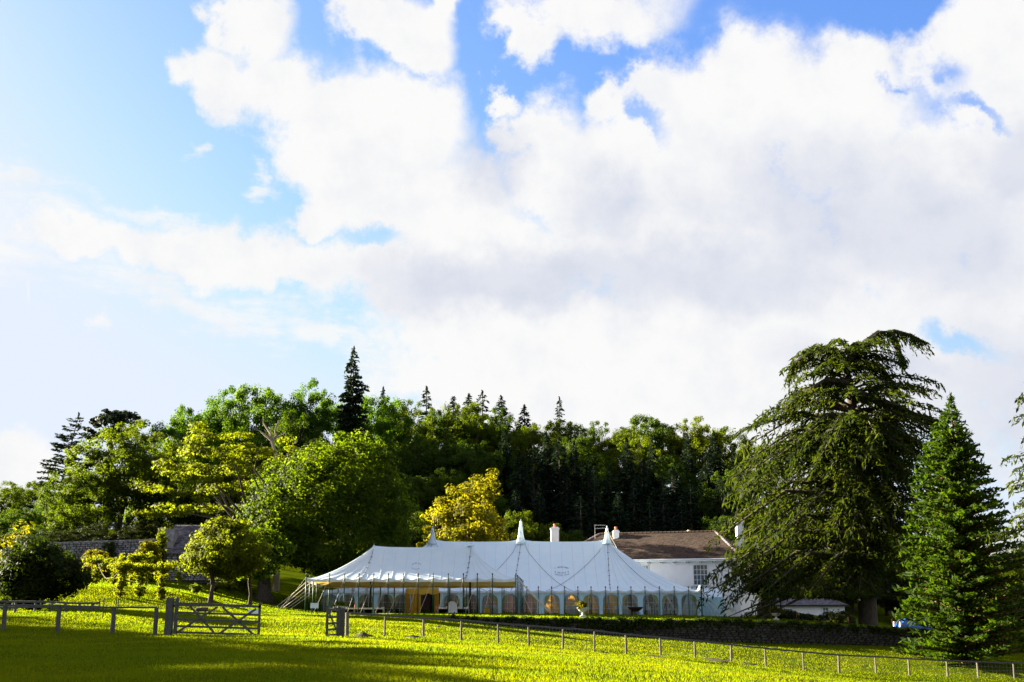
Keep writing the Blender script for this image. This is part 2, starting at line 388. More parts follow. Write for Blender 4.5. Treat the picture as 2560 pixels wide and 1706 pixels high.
L_GOLD = leafmat('leaf_golden_rose', (0.09, 0.115, 0.006), (0.20, 0.21, 0.010), 0.55, (2.1, 2.05, 0.35))
L_RHODO = leafmat('leaf_rhododendron', (0.010, 0.024, 0.003), (0.060, 0.080, 0.007), 0.4)
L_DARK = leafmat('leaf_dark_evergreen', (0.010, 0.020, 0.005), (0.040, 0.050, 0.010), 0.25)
L_SPRUCE = leafmat('needle_spruce', (0.010, 0.024, 0.014), (0.026, 0.048, 0.024), 0.2, (1.2, 1.2, 0.7))
L_CEDAR = leafmat('needle_cedar', (0.010, 0.030, 0.007), (0.062, 0.082, 0.012), 0.38, (1.9, 1.75, 0.5))
L_SEQ = leafmat('needle_sequoia', (0.010, 0.038, 0.004), (0.058, 0.104, 0.008), 0.38, (1.7, 1.6, 0.4))
L_PINE = leafmat('needle_pine', (0.012, 0.028, 0.014), (0.032, 0.050, 0.022), 0.2, (1.2, 1.2, 0.7))
L_IVY = leafmat('leaf_ivy', (0.02, 0.045, 0.006), (0.07, 0.10, 0.01), 0.3)
L_FLOWER = leafmat('leaf_planter', (0.05, 0.09, 0.010), (0.20, 0.13, 0.02), 0.4)


def pvc_material():
    m = bpy.data.materials.new('clear_window_film'); m.use_nodes = True; nt = m.node_tree; N, L = nt.nodes, nt.links; N.clear()
    out = N.new('ShaderNodeOutputMaterial'); tp = N.new('ShaderNodeBsdfTransparent'); tp.inputs[0].default_value = (0.62, 0.66, 0.74, 1)
    gl = N.new('ShaderNodeBsdfGlossy'); gl.inputs['Roughness'].default_value = 0.12; gl.inputs[0].default_value = (0.8, 0.85, 0.9, 1)
    fr = N.new('ShaderNodeFresnel'); fr.inputs[0].default_value = 1.35; nz = N.new('ShaderNodeTexNoise'); nz.inputs['Scale'].default_value = 3
    bp = N.new('ShaderNodeBump'); bp.inputs['Strength'].default_value = 0.25; L.new(nz.outputs[0], bp.inputs['Height']); L.new(bp.outputs[0], gl.inputs['Normal'])
    ms = N.new('ShaderNodeMixShader'); ad = N.new('ShaderNodeMath'); ad.operation = 'ADD'; ad.inputs[1].default_value = 0.05; L.new(fr.outputs[0], ad.inputs[0])
    L.new(ad.outputs[0], ms.inputs[0]); L.new(tp.outputs[0], ms.inputs[1]); L.new(gl.outputs[0], ms.inputs[2]); L.new(ms.outputs[0], out.inputs[0])
    return m


M_PVC = pvc_material()

# ------------------------------------------------------------------ terrain
YW = 80.0                      # face of the terrace retaining wall


def px3(l): return [tuple(P(*a)) for a in l]


left_shared = px3([(200, 1525, 60), (50, 1535, 60), (-250, 1530, 62), (300, 1491, 75), (240, 1462, 88), (420, 1478, 80), (526, 1513, 80), (655, 1507, 100), (626, 1513, 88),
                   (740, 1534, 84), (100, 1462, 90), (-200, 1465, 90), (700, 1542, 72), (500, 1538, 62), (575, 1472, 100), (480, 1484, 88)]) + [(-60, 100, 3.2), (-80, 60, 1.8), (-52, 100, 3.2)]
low_pts = px3([(15, 1577, 48), (287, 1580, 47.5), (430, 1588, 47), (653, 1591, 47), (830, 1593, 48), (870, 1590, 50), (964, 1591, 52), (1154, 1601, 55), (1322, 1613, 57),
               (1484, 1628, 58.5), (1648, 1640, 60), (1822, 1657, 62), (2000, 1675, 64), (2178, 1686, 65), (2354, 1692, 66.5), (2518, 1698, 67.5),
               (1160, 1556, YW), (1300, 1570, YW), (1450, 1584, YW), (1740, 1601, YW), (1950, 1609, YW), (2200, 1614, YW), (2560, 1630, YW), (950, 1541, YW), (900, 1560, 62)]) + left_shared + [
    (0, 0, 0), (-10, 10, 0.02), (-13, 22, 0.05), (0, 21, 0.0), (-40, 20, 0.5), (-45, 48, 0.8), (10, 15, -0.5), (13, 30, -1.35), (20, 45, -2.5), (40, 50, -3.8), (60, 67, -4.6), (60, 20, -3.2),
    (0, -20, 0.1), (40, 0, -1.6), (-40, -10, 0.6), (3, 36, -0.3), (60, 90, -4.5), (90, 70, -6), (0, 95, -1.0), (30, 95, -2.0)]
up_pts = px3([(1160, 1543, YW), (1450, 1547, YW), (1740, 1550, YW), (1950, 1555, YW), (2060, 1560, YW), (2200, 1568, YW), (2560, 1590, YW), (950, 1538, YW),
              (780, 1532, 88), (1060, 1534, 88), (1310, 1537, 88), (812, 1531, 98), (1310, 1537, 98), (1753, 1542, 98), (1850, 1547, 101), (2000, 1552, 95)]) + left_shared + [
    (24, 108, -0.5), (34, 118, -1.1), (34, 95, -1.9), (45, 95, -2.6), (8, 112, -0.1), (60, 90, -4.0), (29, 90, -1.0), (10, 104, -0.15), (-2, 104, -0.05), (45, 130, -1.5), (80, 130, -3),
    (-80, 130, 5), (-50, 130, 5), (-25, 128, 3.5), (0, 126, 1.5), (20, 126, 1.0), (-85, 190, 10), (-30, 150, 8), (0, 150, 7), (30, 150, 6), (60, 150, 2), (0, 190, 17), (-40, 190, 15), (35, 185, 16), (70, 190, 9), (120, 190, 0),
    (0, 300, 20), (-150, 300, 10), (150, 300, 2), (0, 500, 18), (-200, 150, 6), (200, 150, -6)]


class TPS:
    def __init__(s, pts):
        p = np.array(pts, float); s.x = p[:, :2] / 50.0; n = len(p)
        K = s.k(s.x, s.x) + 1e-3 * np.eye(n); A = np.zeros((n + 3, n + 3)); A[:n, :n] = K; A[:n, n] = 1; A[:n, n + 1:] = s.x; A[n, :n] = 1; A[n + 1:, :n] = s.x.T
        s.w = np.linalg.solve(A, np.concatenate([p[:, 2], np.zeros(3)]))

    @staticmethod
    def k(a, b):
        r2 = ((a[:, None, :] - b[None]) ** 2).sum(-1); return 0.5 * r2 * np.log(r2 + 1e-9)

    def __call__(s, X, Y):
        q = np.stack([np.clip(X, -220, 220), np.clip(Y, -40, 420)], 1) / 50.0; o = np.empty(len(q))
        for i in range(0, len(q), 40000):
            b = q[i:i + 40000]; o[i:i + 40000] = s.k(b, s.x) @ s.w[:-3] + s.w[-3] + b @ s.w[-2:]
        return o


T_LOW, T_UP = TPS(low_pts), TPS(up_pts)
_bump = [(random.uniform(0.25, 2.2), random.uniform(0, 6.28), random.uniform(0, 6.28)) for _ in range(14)]


def sstep(x, a, b):
    t = np.clip((x - a) / (b - a), 0, 1); return t * t * (3 - 2 * t)


def terr(X, Y):
    X = np.atleast_1d(np.asarray(X, float)); Y = np.atleast_1d(np.asarray(Y, float))
    dl = 0.10 + 7.0 * (1 - sstep(X, -10.5, -6.5))
    w = sstep(Y, YW + 0.12 - dl, YW + 0.12 + dl)
    z = T_LOW(X, Y) * (1 - w) + T_UP(X, Y) * w
    b = np.zeros_like(z)
    for (k, a, ph) in _bump: b += np.sin((X * math.cos(a) + Y * math.sin(a)) * k + ph) / (0.6 + k)
    fld = 1 - sstep(Y, 70, 79)
    return z + b * 0.022 * (0.15 + 0.85 * fld)


def gz(x, y): return float(terr(x, y)[0])


def G(px, Y):
    x = XP(px, Y); return Vector((x, Y, gz(x, Y)))


def build_ground():
    xs = list(np.arange(-48, 50.01, 0.7)); d = 1.0; x = 50
    while x < 2600: x += d; xs.append(x); d *= 1.3
    d = 1.0; x = -48; pre = []
    while x > -2600: x -= d; pre.append(x); d *= 1.3
    xs = np.array(pre[::-1] + xs)
    ys = list(np.arange(-6, 79.5, 0.55)) + [79.6, 79.85, 79.97, 80.02, 80.07, 80.12, 80.17, 80.22, 80.28, 80.5, 80.8] + list(np.arange(81.3, 132, 0.8))
    d = 1.2; y = ys[-1]
    while y < 2800: y += d; ys.append(y); d *= 1.2
    d = 1.0; y = -6; pre = []
    while y > -400: y -= d; pre.append(y); d *= 1.5
    ys = np.array(pre[::-1] + ys)
    X, Y = np.meshgrid(xs, ys); Z = terr(X.ravel(), Y.ravel())
    V = np.stack([X.ravel(), Y.ravel(), Z], 1); nx, ny = len(xs), len(ys)
    i = (np.arange(ny - 1)[:, None] * nx + np.arange(nx - 1)[None]).ravel()
    me = npmesh('field', V, np.stack([i, i + 1, i + nx + 1, i + nx], 1), True)
    return prop(obj('field', me, M_GRASS), kind='structure')


build_ground()


def grass(name, n, ylo, yhi, h, wdt, m, keep=None, seed=1, power=1.0):
    r = np.random.default_rng(seed)
    Y = ylo + (yhi - ylo) * r.random(n) ** power
    X = (r.random(n) * 2 - 1) * Y * 0.475 + 0.0
    if keep is not None:
        k = keep(X, Y); X, Y = X[k], Y[k]
    # clumping
    cl = 0.5 + 0.5 * np.sin(X * 1.9 + 2 * np.sin(Y * 0.83)) * np.sin(Y * 1.7 + 1.5 * np.sin(X * 0.71))
    k = r.random(len(X)) < 0.85 + 0.15 * cl; X, Y, cl = X[k], Y[k], cl[k]
    n = len(X); Z = terr(X, Y); a = r.random(n) * 6.283; hh = h * (0.5 + 0.9 * r.random(n)) * (0.85 + 0.3 * cl)
    w = wdt * (0.6 + 0.8 * r.random(n)) * (Y / yhi) ** 0.5
    lean = hh * (0.2 + 0.7 * r.random(n)); la = r.random(n) * 6.283
    V = np.empty((n, 3, 3))
    V[:, 0] = np.stack([X - np.cos(a) * w, Y - np.sin(a) * w, Z - 0.01], 1); V[:, 1] = np.stack([X + np.cos(a) * w, Y + np.sin(a) * w, Z - 0.01], 1)
    V[:, 2] = np.stack([X + np.cos(la) * lean, Y + np.sin(la) * lean, Z + hh], 1)
    me = npmesh(name, V.reshape(-1, 3), np.arange(3 * n).reshape(n, 3))
    return obj(name, me, m)


prop(grass('field_grass', 430000, 17, 80, 0.058, 0.020, M_BLADE, seed=3, power=1.5), 'long tufted meadow grass growing over the sloping field', 'grass', kind='stuff')
prop(grass('lawn_grass', 150000, 79, 112, 0.055, 0.045, M_LAWN, seed=4, keep=lambda X, Y: ~((X > -16) & (X < 17.5) & (Y > 97.5))),
     'short mown lawn grass around the marquee and garden', 'grass', kind='stuff')


# ------------------------------------------------------------------ vegetation generators
def unit(v): return v / np.maximum(np.linalg.norm(v, axis=-1, keepdims=True), 1e-9)


def leaves(C, Nrm, size, r, aspect=1.5, along=None):
    """diamond leaf faces at C facing Nrm; returns vertex and face arrays"""
    n = len(C); Nrm = unit(Nrm)
    t = along if along is not None else r.normal(size=(n, 3))
    t = unit(t - Nrm * (t * Nrm).sum(1, keepdims=True)); b = np.cross(Nrm, t)
    s = (size * (0.6 + 0.8 * r.random(n)))[:, None] if np.isscalar(size) else size[:, None]
    L, Wd = t * s * aspect * 0.5, b * s * 0.5
    fold = Nrm * s * 0.12
    V = np.stack([C - L, C + Wd * 1.0 + fold + L * 0.1, C + L, C - Wd + fold + L * 0.1], 1)
    return V.reshape(-1, 3), np.arange(4 * n).reshape(n, 4)


class Acc:
    def __init__(s): s.V = []; s.F = []; s.n = 0

    def add(s, V, Fa): s.V.append(V); s.F.append(Fa + s.n); s.n += len(V)

    def mesh(s, name): return npmesh(name, np.concatenate(s.V), np.concatenate(s.F))


def clump_leaves(acc, centers, rad, per, size, r, outward=None, flat=0.75, aspect=1.4, up=0.35):
    k = len(centers); per = int(per)
    off = r.normal(size=(k, per, 3)); off = unit(off) * (r.random((k, per, 1)) ** 0.45)
    rr = (rad * (0.6 + 0.8 * r.random(k)))[:, None, None] if np.isscalar(rad) else rad[:, None, None]
    o = off * rr; o[..., 2] *= flat
    C = (centers[:, None, :] + o).reshape(-1, 3)
    Nn = off + r.normal(size=off.shape) * 0.45
    if outward is not None: Nn = Nn + outward[:, None, :] * 0.5
    Nn[..., 2] += up
    V, Fa = leaves(C, Nn.reshape(-1, 3), size, r, aspect); acc.add(V, Fa)


def limb_path(a, b, sag, r, n=5):
    a, b = Vector(a), Vector(b); L = (b - a).length; pts = []
    for i in range(n):
        t = i / (n - 1); p = a.lerp(b, t); p.z += sag * L * math.sin(math.pi * t)
        if 0 < i < n - 1: p += Vector((r.normal(), r.normal(), r.normal())) * L * 0.035
        pts.append(p)
    return pts


def broadleaf(seed, H=18.0, rx=7.0, base=0.25, nclump=230, per=60, rad=1.15, size=0.34, lobes=0.25, flat=0.75, trunk_r=0.42, limbs=16, squash=1.0, layered=False, inner=0.5, taper=0.0, ry=None):
    """returns (trunk mesh, crown mesh) in local space with the base at the origin"""
    r = np.random.default_rng(seed); ry = ry or rx
    zc = H * (base + (1 - base) * 0.5); rz = H * (1 - base) * 0.5
    d = unit(r.normal(size=(nclump, 3)))
    ph = r.random((6, 3)) * 6.28; kk = r.normal(size=(6, 3)) * 2.2
    lob = 1 + lobes * np.mean([np.sin(d @ kk[i] + ph[i, 0]) for i in range(6)], 0) * 2.2
    q = (inner + (1 - inner) * r.random(nclump) ** 0.5) * lob
    ctr = d * np.array([rx, ry, rz]) * q[:, None]
    low = ctr[:, 2] < 0; ctr[low, 2] *= 0.85
    if layered: ctr[:, 2] = np.round(ctr[:, 2] / 1.9) * 1.9 + r.normal(size=nclump) * 0.25
    if taper: ctr[:, :2] *= (1 - taper * (ctr[:, 2:3] / rz))
    ctr[:, 2] += zc; acc = Acc()
    clump_leaves(acc, ctr, rad, per, size, r, outward=d, flat=flat)
    tr = MB(); top = Vector((r.normal() * 0.3, r.normal() * 0.3, H * (base + (1 - base) * 0.55)))
    p = [Vector((0, 0, -0.3)), Vector((0, 0, 0.25)), Vector((0.04, 0, H * base * 0.5)), Vector((r.normal() * 0.15, 0, H * base)), top.lerp(Vector((0, 0, H * base)), 0.5), top]
    tr.tube(p, [trunk_r * 1.75, trunk_r * 1.3, trunk_r, trunk_r * 0.9, trunk_r * 0.6, trunk_r * 0.25], 9)
    idx = r.choice(nclump, min(limbs, nclump), replace=False)
    for i in idx:
        t = r.random() * 0.7; a = Vector((0, 0, H * base)).lerp(top, t); a.z -= 0.2
        rr = trunk_r * (0.42 - 0.2 * t); tr.tube(limb_path(a, ctr[i], 0.05, r), [rr, rr * 0.8, rr * 0.6, rr * 0.4, rr * 0.15], 5, cap=False)
    me = bpy.data.meshes.new('trunk'); me.from_pydata(tr.v, [], tr.f); me.update(); me.polygons.foreach_set('use_smooth', np.ones(len(me.polygons), dtype=bool))
    return me, acc.mesh('crown')


def conifer(seed, H, length, levels, nb, z0=0.06, rise=0.1, drop=0.25, twig=0.9, tstep=0.32, size=0.34, aspect=3.2, per=3, hang=0.35, trunk_r=0.28, start=0.12, path=None, z1=1.0, jitter=0.15, minz=-9, upn=0.8, dens=1.0, topn=True):
    """length(phi, t) gives branch length; t is 0 at the base and 1 at the tip"""
    r = np.random.default_rng(seed); acc = Acc(); tr = MB()
    if path is None: path = [Vector((0, 0, H * t)) for t in np.linspace(0, 1, 8)]
    n = len(path); seg = np.array([tuple(p) for p in path])

    def at(t):
        f = t * (n - 1); i = min(int(f), n - 2); return seg[i] + (seg[i + 1] - seg[i]) * (f - i)
    tr.tube([path[0] - Vector((0, 0, 0.4))] + path, [trunk_r * 1.4] + [max(trunk_r * (1 - i / (n - 1)) ** 0.8, 0.02) for i in range(n)], 8)
    CC, NN, AA, SS = [], [], [], []
    phi = r.random() * 6.28
    for lv in range(levels):
        t = z0 + (z1 - z0) * (lv / levels) ** 0.95
        for b in range(nb):
            phi += 2.39996 if nb < 5 else 2 * math.pi / nb + r.normal() * 0.25
            tt = min(t + r.normal() * 0.5 * (1 - z0) / levels, 0.995); tt = max(tt, 0.01)
            Lb = length(phi, tt) * (1 - jitter + 2 * jitter * r.random())
            if Lb < 0.08: continue
            a = at(tt); dr = np.array([math.cos(phi), math.sin(phi), 0.0]); ns = max(int(Lb / tstep), 2)
            s = np.linspace(0, 1, ns + 1); pp = a + dr * Lb * s[:, None]
            pp[:, 2] += Lb * (rise * min(1.0, tt * 9 + 0.15) * np.sin(math.pi * 0.55 * s) - drop * s ** 2)
            mzf = minz if callable(minz) else (lambda x: minz)
            pp[:, 2] = np.maximum(pp[:, 2], mzf(pp[:, 0]))
            if Lb > 1.0: tr.tube([pp[0], pp[ns // 2], pp[-1]], [0.03 + 0.018 * Lb, 0.02 + 0.01 * Lb, 0.01], 4, cap=False)
            side = np.array([-dr[1], dr[0], 0.0])
            for k in range(1, ns + 1):
                if s[k] < start: continue
                w = twig * (1.0 - 0.55 * s[k]) * min(1.0, Lb / 2.5 + 0.25)
                fw = unit((pp[k] - pp[k - 1])[None])[0]
                for sg in (-1, 1, 0):
                    if r.random() > dens: continue
                    ld = fw * (0.75 if sg else 1.2) + side * sg * (0.8 + 0.3 * r.random()) + r.normal(size=3) * 0.12
                    ld = ld / np.linalg.norm(ld); m = max(int(per * (w / twig) + 0.6), 1) if sg else 1
                    u = (np.arange(m) + 0.5) / m
                    pos = pp[k] + ld * (w * u)[:, None]; pos[:, 2] -= hang * w * u ** 1.6; pos[:, 2] = np.maximum(pos[:, 2], mzf(pos[:, 0]) - 0.3 * r.random(m))
                    al = np.repeat(ld[None], m, 0).copy(); al[:, 2] -= hang * 1.4 * u; al += r.normal(size=(m, 3)) * 0.22
                    nn = r.normal(size=(m, 3)) * 0.5; nn[:, 2] += upn
                    CC.append(pos + r.normal(size=(m, 3)) * 0.05); NN.append(nn); AA.append(al); SS.append(np.full(m, size * min(1.0, 0.4 + Lb / 1.6)) * (0.65 + 0.7 * r.random(m)))
    if topn:
        m = 14; CC.append(at(0.995) + np.array([0, 0, 1.0]) * (r.random((m, 1)) - 0.6) * 0.6 + r.normal(size=(m, 3)) * 0.05); NN.append(r.normal(size=(m, 3))); al = r.normal(size=(m, 3)) * 0.3; al[:, 2] += 1; AA.append(al); SS.append(np.full(m, size * 0.8))
    V, Fa = leaves(np.concatenate(CC), np.concatenate(NN), np.concatenate(SS) / aspect * 1.25, r, aspect, along=np.concatenate(AA)); acc.add(V, Fa)
    me = bpy.data.meshes.new('trunk'); me.from_pydata(tr.v, [], tr.f); me.update(); me.polygons.foreach_set('use_smooth', np.ones(len(me.polygons), dtype=bool))
    return me, acc.mesh('foliage')


def plant(name, label, cat, meshes, loc, scale=(1, 1, 1), rot=0.0, leaf=None, bark=None, group=None, tilt=(0, 0)):
    """a tree thing: Empty > trunk, crown; meshes may be shared between trees, the material sits on the object"""
    root = thing(name, label, cat, loc, group); root.rotation_euler = (tilt[0], tilt[1], rot); root.scale = scale
    for nm, me, mt in (('trunk', meshes[0], bark or M_BARK), ('crown', meshes[1], leaf)):
        if len(me.materials) == 0: me.materials.append(mt)
        o = bpy.data.objects.new(nm, me); COL.objects.link(o); o.parent = root
        o.material_slots[0].link = 'OBJECT'; o.material_slots[0].material = mt
    return root


# shared kinds
B_A = broadleaf(11, nclump=270, per=150, lobes=0.28, rad=0.95, size=0.195)
B_B = broadleaf(12, nclump=250, per=150, lobes=0.35, rad=1.0, size=0.195, base=0.2)
B_C = broadleaf(13, nclump=230, per=155, lobes=0.30, rad=1.05, size=0.20, base=0.15)
SP_LEN = lambda ph, t: 3.3 * (1 - t) ** 0.85 + 0.12
S_A = conifer(21, 18, SP_LEN, 34, 7, rise=0.12, drop=0.32, twig=0.75, tstep=0.36, size=0.62, per=3, hang=0.5, aspect=2.8)
S_B = conifer(22, 18, lambda ph, t: 2.6 * (1 - t) ** 0.8 + 0.12, 38, 6, rise=0.2, drop=0.25, twig=0.65, tstep=0.36, size=0.6, per=3, hang=0.5, aspect=2.8)
S_C = conifer(23, 18, lambda ph, t: (3.0 * (1 - t) ** 0.75 + 0.1) * (0.8 + 0.3 * math.sin(ph * 2)), 26, 6, rise=0.25, drop=0.2, twig=0.7, tstep=0.38, size=0.62, per=3, hang=0.4, dens=0.9, aspect=2.8)


def tree_at(kind, px, top, Y, wpx, label, group=None, leaf=None, bark=None, name=None, cat='tree', rot=None, dark=None, H0m=18.0, W0m=7.7):
    g = G(px, Y); zt = P(px, top, Y).z; h = max(zt - g.z, 2.0); sx = wpx * MPP(Y) / (2 * W0m)
    return plant(name or 'broadleaf_tree', label, cat, kind, g - Vector((0, 0, 0.15)), (sx, sx, h / H0m), rot if rot is not None else random.uniform(0, 6.28), leaf, bark, group)


# --- background woodland, row by row
GW = 'woodland trees on the hill behind the marquee'
ridge = [(1000, 1012, 168, 190, B_A, L_OLIVE), (1090, 1003, 175, 170, B_B, L_WOOD), (1175, 1000, 172, 170, B_C, L_OLIVE), (1255, 1028, 176, 150, B_A, L_WOOD), (1330, 1042, 170, 150, B_B, L_OLIVE),
         (1415, 1040, 178, 160, B_C, L_OLIVE), (1495, 1062, 172, 150, B_A, L_WOOD), (1570, 1052, 168, 160, B_B, L_OLIVE), (1650, 1026, 170, 190, B_C, L_WOOD), (1745, 1046, 166, 190, B_A, L_YELLOW),
         (1815, 1052, 172, 160, B_B, L_OLIVE), (1900, 1100, 176, 180, B_C, L_OLIVE), (1470, 1085, 160, 150, B_C, L_WOOD), (1620, 1085, 158, 150, B_A, L_OLIVE)]
for (px, t, Y, w, k, lf) in ridge:
    tree_at(k, px, t, Y, w, {L_OLIVE: 'olive tinged', L_WOOD: 'mid green', L_YELLOW: 'bright yellow green'}[lf] + ' rounded tree catching sun along the crest of the wooded hill', GW + ' crest', lf)
tips = [(945, 968, 176), (1058, 966, 182), (1128, 992, 184), (1168, 984, 184), (1203, 976, 182), (1252, 990, 184), (1312, 1012, 180), (1403, 992, 182)]
for i, (px, t, Y) in enumerate(tips):
    tree_at((S_A, S_C, S_B)[i % 3], px, t, Y, random.uniform(95, 150), 'dark spruce whose pointed top stands above the hill crest', 'spruce tips above the crest', L_SPRUCE, name='spruce_tree', W0m=3.3)
mid = [(930, 1075, 150, 190, B_B), (1010, 1095, 148, 180, B_A), (1090, 1080, 150, 190, B_C), (1180, 1090, 148, 190, B_B), (1000, 1180, 136, 180, B_C), (1110, 1180, 138, 180, B_A), (1200, 1200, 136, 160, B_B), (1240, 1120, 146, 150, B_C),
       (1830, 1180, 140, 170, B_A), (1500, 1150, 152, 150, B_B), (1700, 1130, 150, 160, B_C)]
for (px, t, Y, w, k) in mid:
    tree_at(k, px, t, Y, w, 'shaded dark broadleaf tree halfway up the wooded hill', GW + ' slope', L_WOOD)
random.seed(5)
spr = [(1262, 1072, 146), (1300, 1130, 140), (1335, 1112, 146), (1368, 1078, 150), (1402, 1092, 148), (1440, 1105, 150), (1420, 1190, 136), (1475, 1150, 142), (1490, 1165, 134), (1530, 1160, 140), (1575, 1096, 150), (1590, 1200, 134),
       (1612, 1150, 144), (1640, 1095, 150), (1665, 1190, 134), (1690, 1165, 140), (1732, 1085, 150), (1735, 1200, 136), (1780, 1130, 144), (1800, 1078, 152), (1815, 1190, 136), (1550, 1230, 130), (1350, 1210, 132), (1630, 1240, 130), (1290, 1215, 130), (1850, 1130, 146), (1455, 1240, 129), (1710, 1250, 129)]
for i, (px, t, Y) in enumerate(spr):
    tree_at((S_A, S_B, S_C)[i % 3], px, t, Y, random.uniform(105, 150), 'tall dark green spruce in the shaded plantation behind the white house', 'spruce plantation on the slope', L_SPRUCE, name='spruce_tree', W0m=3.3)
left_wood = [(440, 992, 152, 200, B_B, L_BRIGHT), (520, 975, 156, 200, B_A, L_BRIGHT), (640, 946, 154, 230, B_C, L_BRIGHT), (735, 958, 152, 190, B_A, L_BRIGHT), (805, 968, 158, 170, B_B, L_BRIGHT), (930, 972, 162, 170, B_C, L_BRIGHT),
             (560, 1040, 146, 220, B_B, L_BRIGHT), (700, 1040, 146, 220, B_A, L_WOOD), (430, 1090, 144, 190, B_C, L_WOOD), (850, 1080, 148, 170, B_B, L_WOOD), (480, 1180, 138, 170, B_A, L_WOOD), (960, 1010, 166, 140, B_A, L_BRIGHT), (905, 1160, 142, 170, B_C, L_WOOD)]
for (px, t, Y, w, k, lf) in left_wood:
    tree_at(k, px, t, Y, w, ('tall bright green' if lf is L_BRIGHT else 'shaded mid green') + ' broadleaf tree in the high clump around the very tall conifer', 'high broadleaf clump', lf)
for (px, t, Y, w, k, lf) in [(-30, 1208, 128, 170, B_A, L_OLIVE), (50, 1192, 134, 150, B_B, L_OLIVE), (10, 1262, 118, 150, B_C, L_WOOD), (90, 1240, 122, 130, B_A, L_WOOD), (130, 1215, 130, 130, B_C, L_WOOD), (70, 1300, 112, 130, B_B, L_WOOD)]:
    tree_at(k, px, t, Y, w, ('sunny olive' if lf is L_OLIVE else 'shaded green') + ' low tree in the thicket beside the leaning pine', 'low thicket', lf)
# individual background trees
tree_at(B_A, 285, 1055, 118, 330, 'large olive green tree with thin sunlit crown above the garden wall', None, L_OLIVE, rot=1.0)
tree_at(B_C, 190, 1170, 114, 200, 'lower sunlit limb-heavy tree leaning left above the garden wall', None, L_OLIVE, rot=2.0)
tree_at(B_B, 380, 1110, 120, 170, 'shaded green tree between the garden wall and stone outbuilding', None, L_WOOD, rot=4.0)


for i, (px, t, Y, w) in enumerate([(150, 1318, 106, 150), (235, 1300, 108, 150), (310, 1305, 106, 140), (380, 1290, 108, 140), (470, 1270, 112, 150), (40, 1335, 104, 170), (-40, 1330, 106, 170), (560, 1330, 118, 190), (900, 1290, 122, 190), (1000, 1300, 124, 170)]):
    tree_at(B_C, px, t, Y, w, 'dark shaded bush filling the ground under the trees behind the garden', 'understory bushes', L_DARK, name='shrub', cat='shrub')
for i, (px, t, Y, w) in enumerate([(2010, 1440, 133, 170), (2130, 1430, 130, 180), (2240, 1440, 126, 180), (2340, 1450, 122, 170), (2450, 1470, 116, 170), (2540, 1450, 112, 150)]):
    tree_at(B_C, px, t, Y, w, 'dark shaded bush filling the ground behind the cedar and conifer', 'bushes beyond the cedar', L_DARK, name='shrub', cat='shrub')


def pine_meshes(seed, H, lean, nlev, Lf):
    path = [Vector((lean * (t ** 1.3), 0, H * t)) for t in np.linspace(0, 1, 8)]
    return conifer(seed, H, Lf, nlev, 5, z0=0.3, rise=0.10, drop=-0.05, twig=0.85, tstep=0.3, size=0.5, aspect=2.4, per=5, hang=0.1, path=path, trunk_r=0.3, start=0.35, dens=0.95, upn=1.2)


g = G(108, 138); h = P(150, 1038, 138).z - g.z
pm = pine_meshes(31, h, 2.4, 22, lambda ph, t: (3.9 * (1.05 - t) ** 0.7) * (1.15 if math.cos(ph) < 0 else 0.75))
plant('pine_tree', 'dark layered pine leaning right above the low thicket', 'tree', pm, g, leaf=L_PINE)
g = G(250, 150); h = P(250, 1020, 150).z - g.z
um = broadleaf(32, H=h, rx=3.2, base=0.72, nclump=70, per=60, rad=0.75, size=0.3, flat=0.5, lobes=0.3, trunk_r=0.3, limbs=24, inner=0.3)
plant('pine_tree', 'flat topped dark pine showing above the large olive tree', 'tree', um, g, leaf=L_PINE)
g = G(866, 150); h = P(868, 872, 150).z - g.z
tc_ = conifer(33, h, lambda ph, t: (2.15 * min(1, (1 - t) * 2.3 + 0.10)) * (0.85 + 0.25 * math.sin(ph * 3 + t * 40)) * (1.35 if 0.78 < t < 0.82 and math.cos(ph) > 0.3 else 1), 52, 7, rise=0.1, drop=0.12, twig=0.9, tstep=0.34, size=0.55, per=4, hang=0.35, trunk_r=0.35, aspect=2.0)
plant('conifer_tree', 'very tall narrow dark conifer rising highest above the woods', 'tree', tc_, g, leaf=L_PINE)
g = G(448, 112); h = P(446, 1235, 112).z - g.z
cy = conifer(34, h, lambda ph, t: 1.3 * (1 - t) ** 0.5 + 0.1, 34, 7, rise=0.5, drop=-0.2, twig=0.6, tstep=0.3, size=0.42, per=4, hang=-0.2, aspect=2)
plant('cypress_tree', 'narrow green cypress behind the stone outbuilding roof', 'tree', cy, g, leaf=L_SEQ)
# layered tree, big oak, small trees, autumn tree
g = G(585, 111); h = P(610, 1080, 111).z - g.z
lt = broadleaf(41, H=h, rx=7.4, base=0.18, nclump=250, per=120, rad=1.05, size=0.20, flat=0.38, lobes=0.4, layered=True, limbs=40, inner=0.35, trunk_r=0.4)
plant('spreading_tree', 'wide yellow green tree with layered boughs beside the big dark tree', 'tree', lt, g, leaf=L_YELLOW, rot=0.4)
bb = MB(); a0 = P(690, 1140, 112)
r_ = np.random.default_rng(3)
for (x, y) in ((658, 1042), (697, 1050), (640, 1075), (712, 1085)):
    e = P(x, y, 112); p = limb_path(a0.lerp(P(672, 1078, 112), 0.6), e, 0.02, r_); bb.tube(p, [0.13, 0.11, 0.09, 0.06, 0.03], 5)
bb.tube([P(700, 1240, 112), a0, P(672, 1078, 112)], [0.3, 0.22, 0.12], 6)
bb.tube([P(700, 1240, 112), Vector((P(700, 1240, 112).x, 112, gz(P(700, 1240, 112).x, 112) - 0.3))], [0.3, 0.35], 6)
prop(bb.build('dead_tree', M_BARKP), 'bare forked dead tree top poking out behind the layered tree', 'tree')
g = G(660, 101); h = P(790, 1088, 101).z - g.z
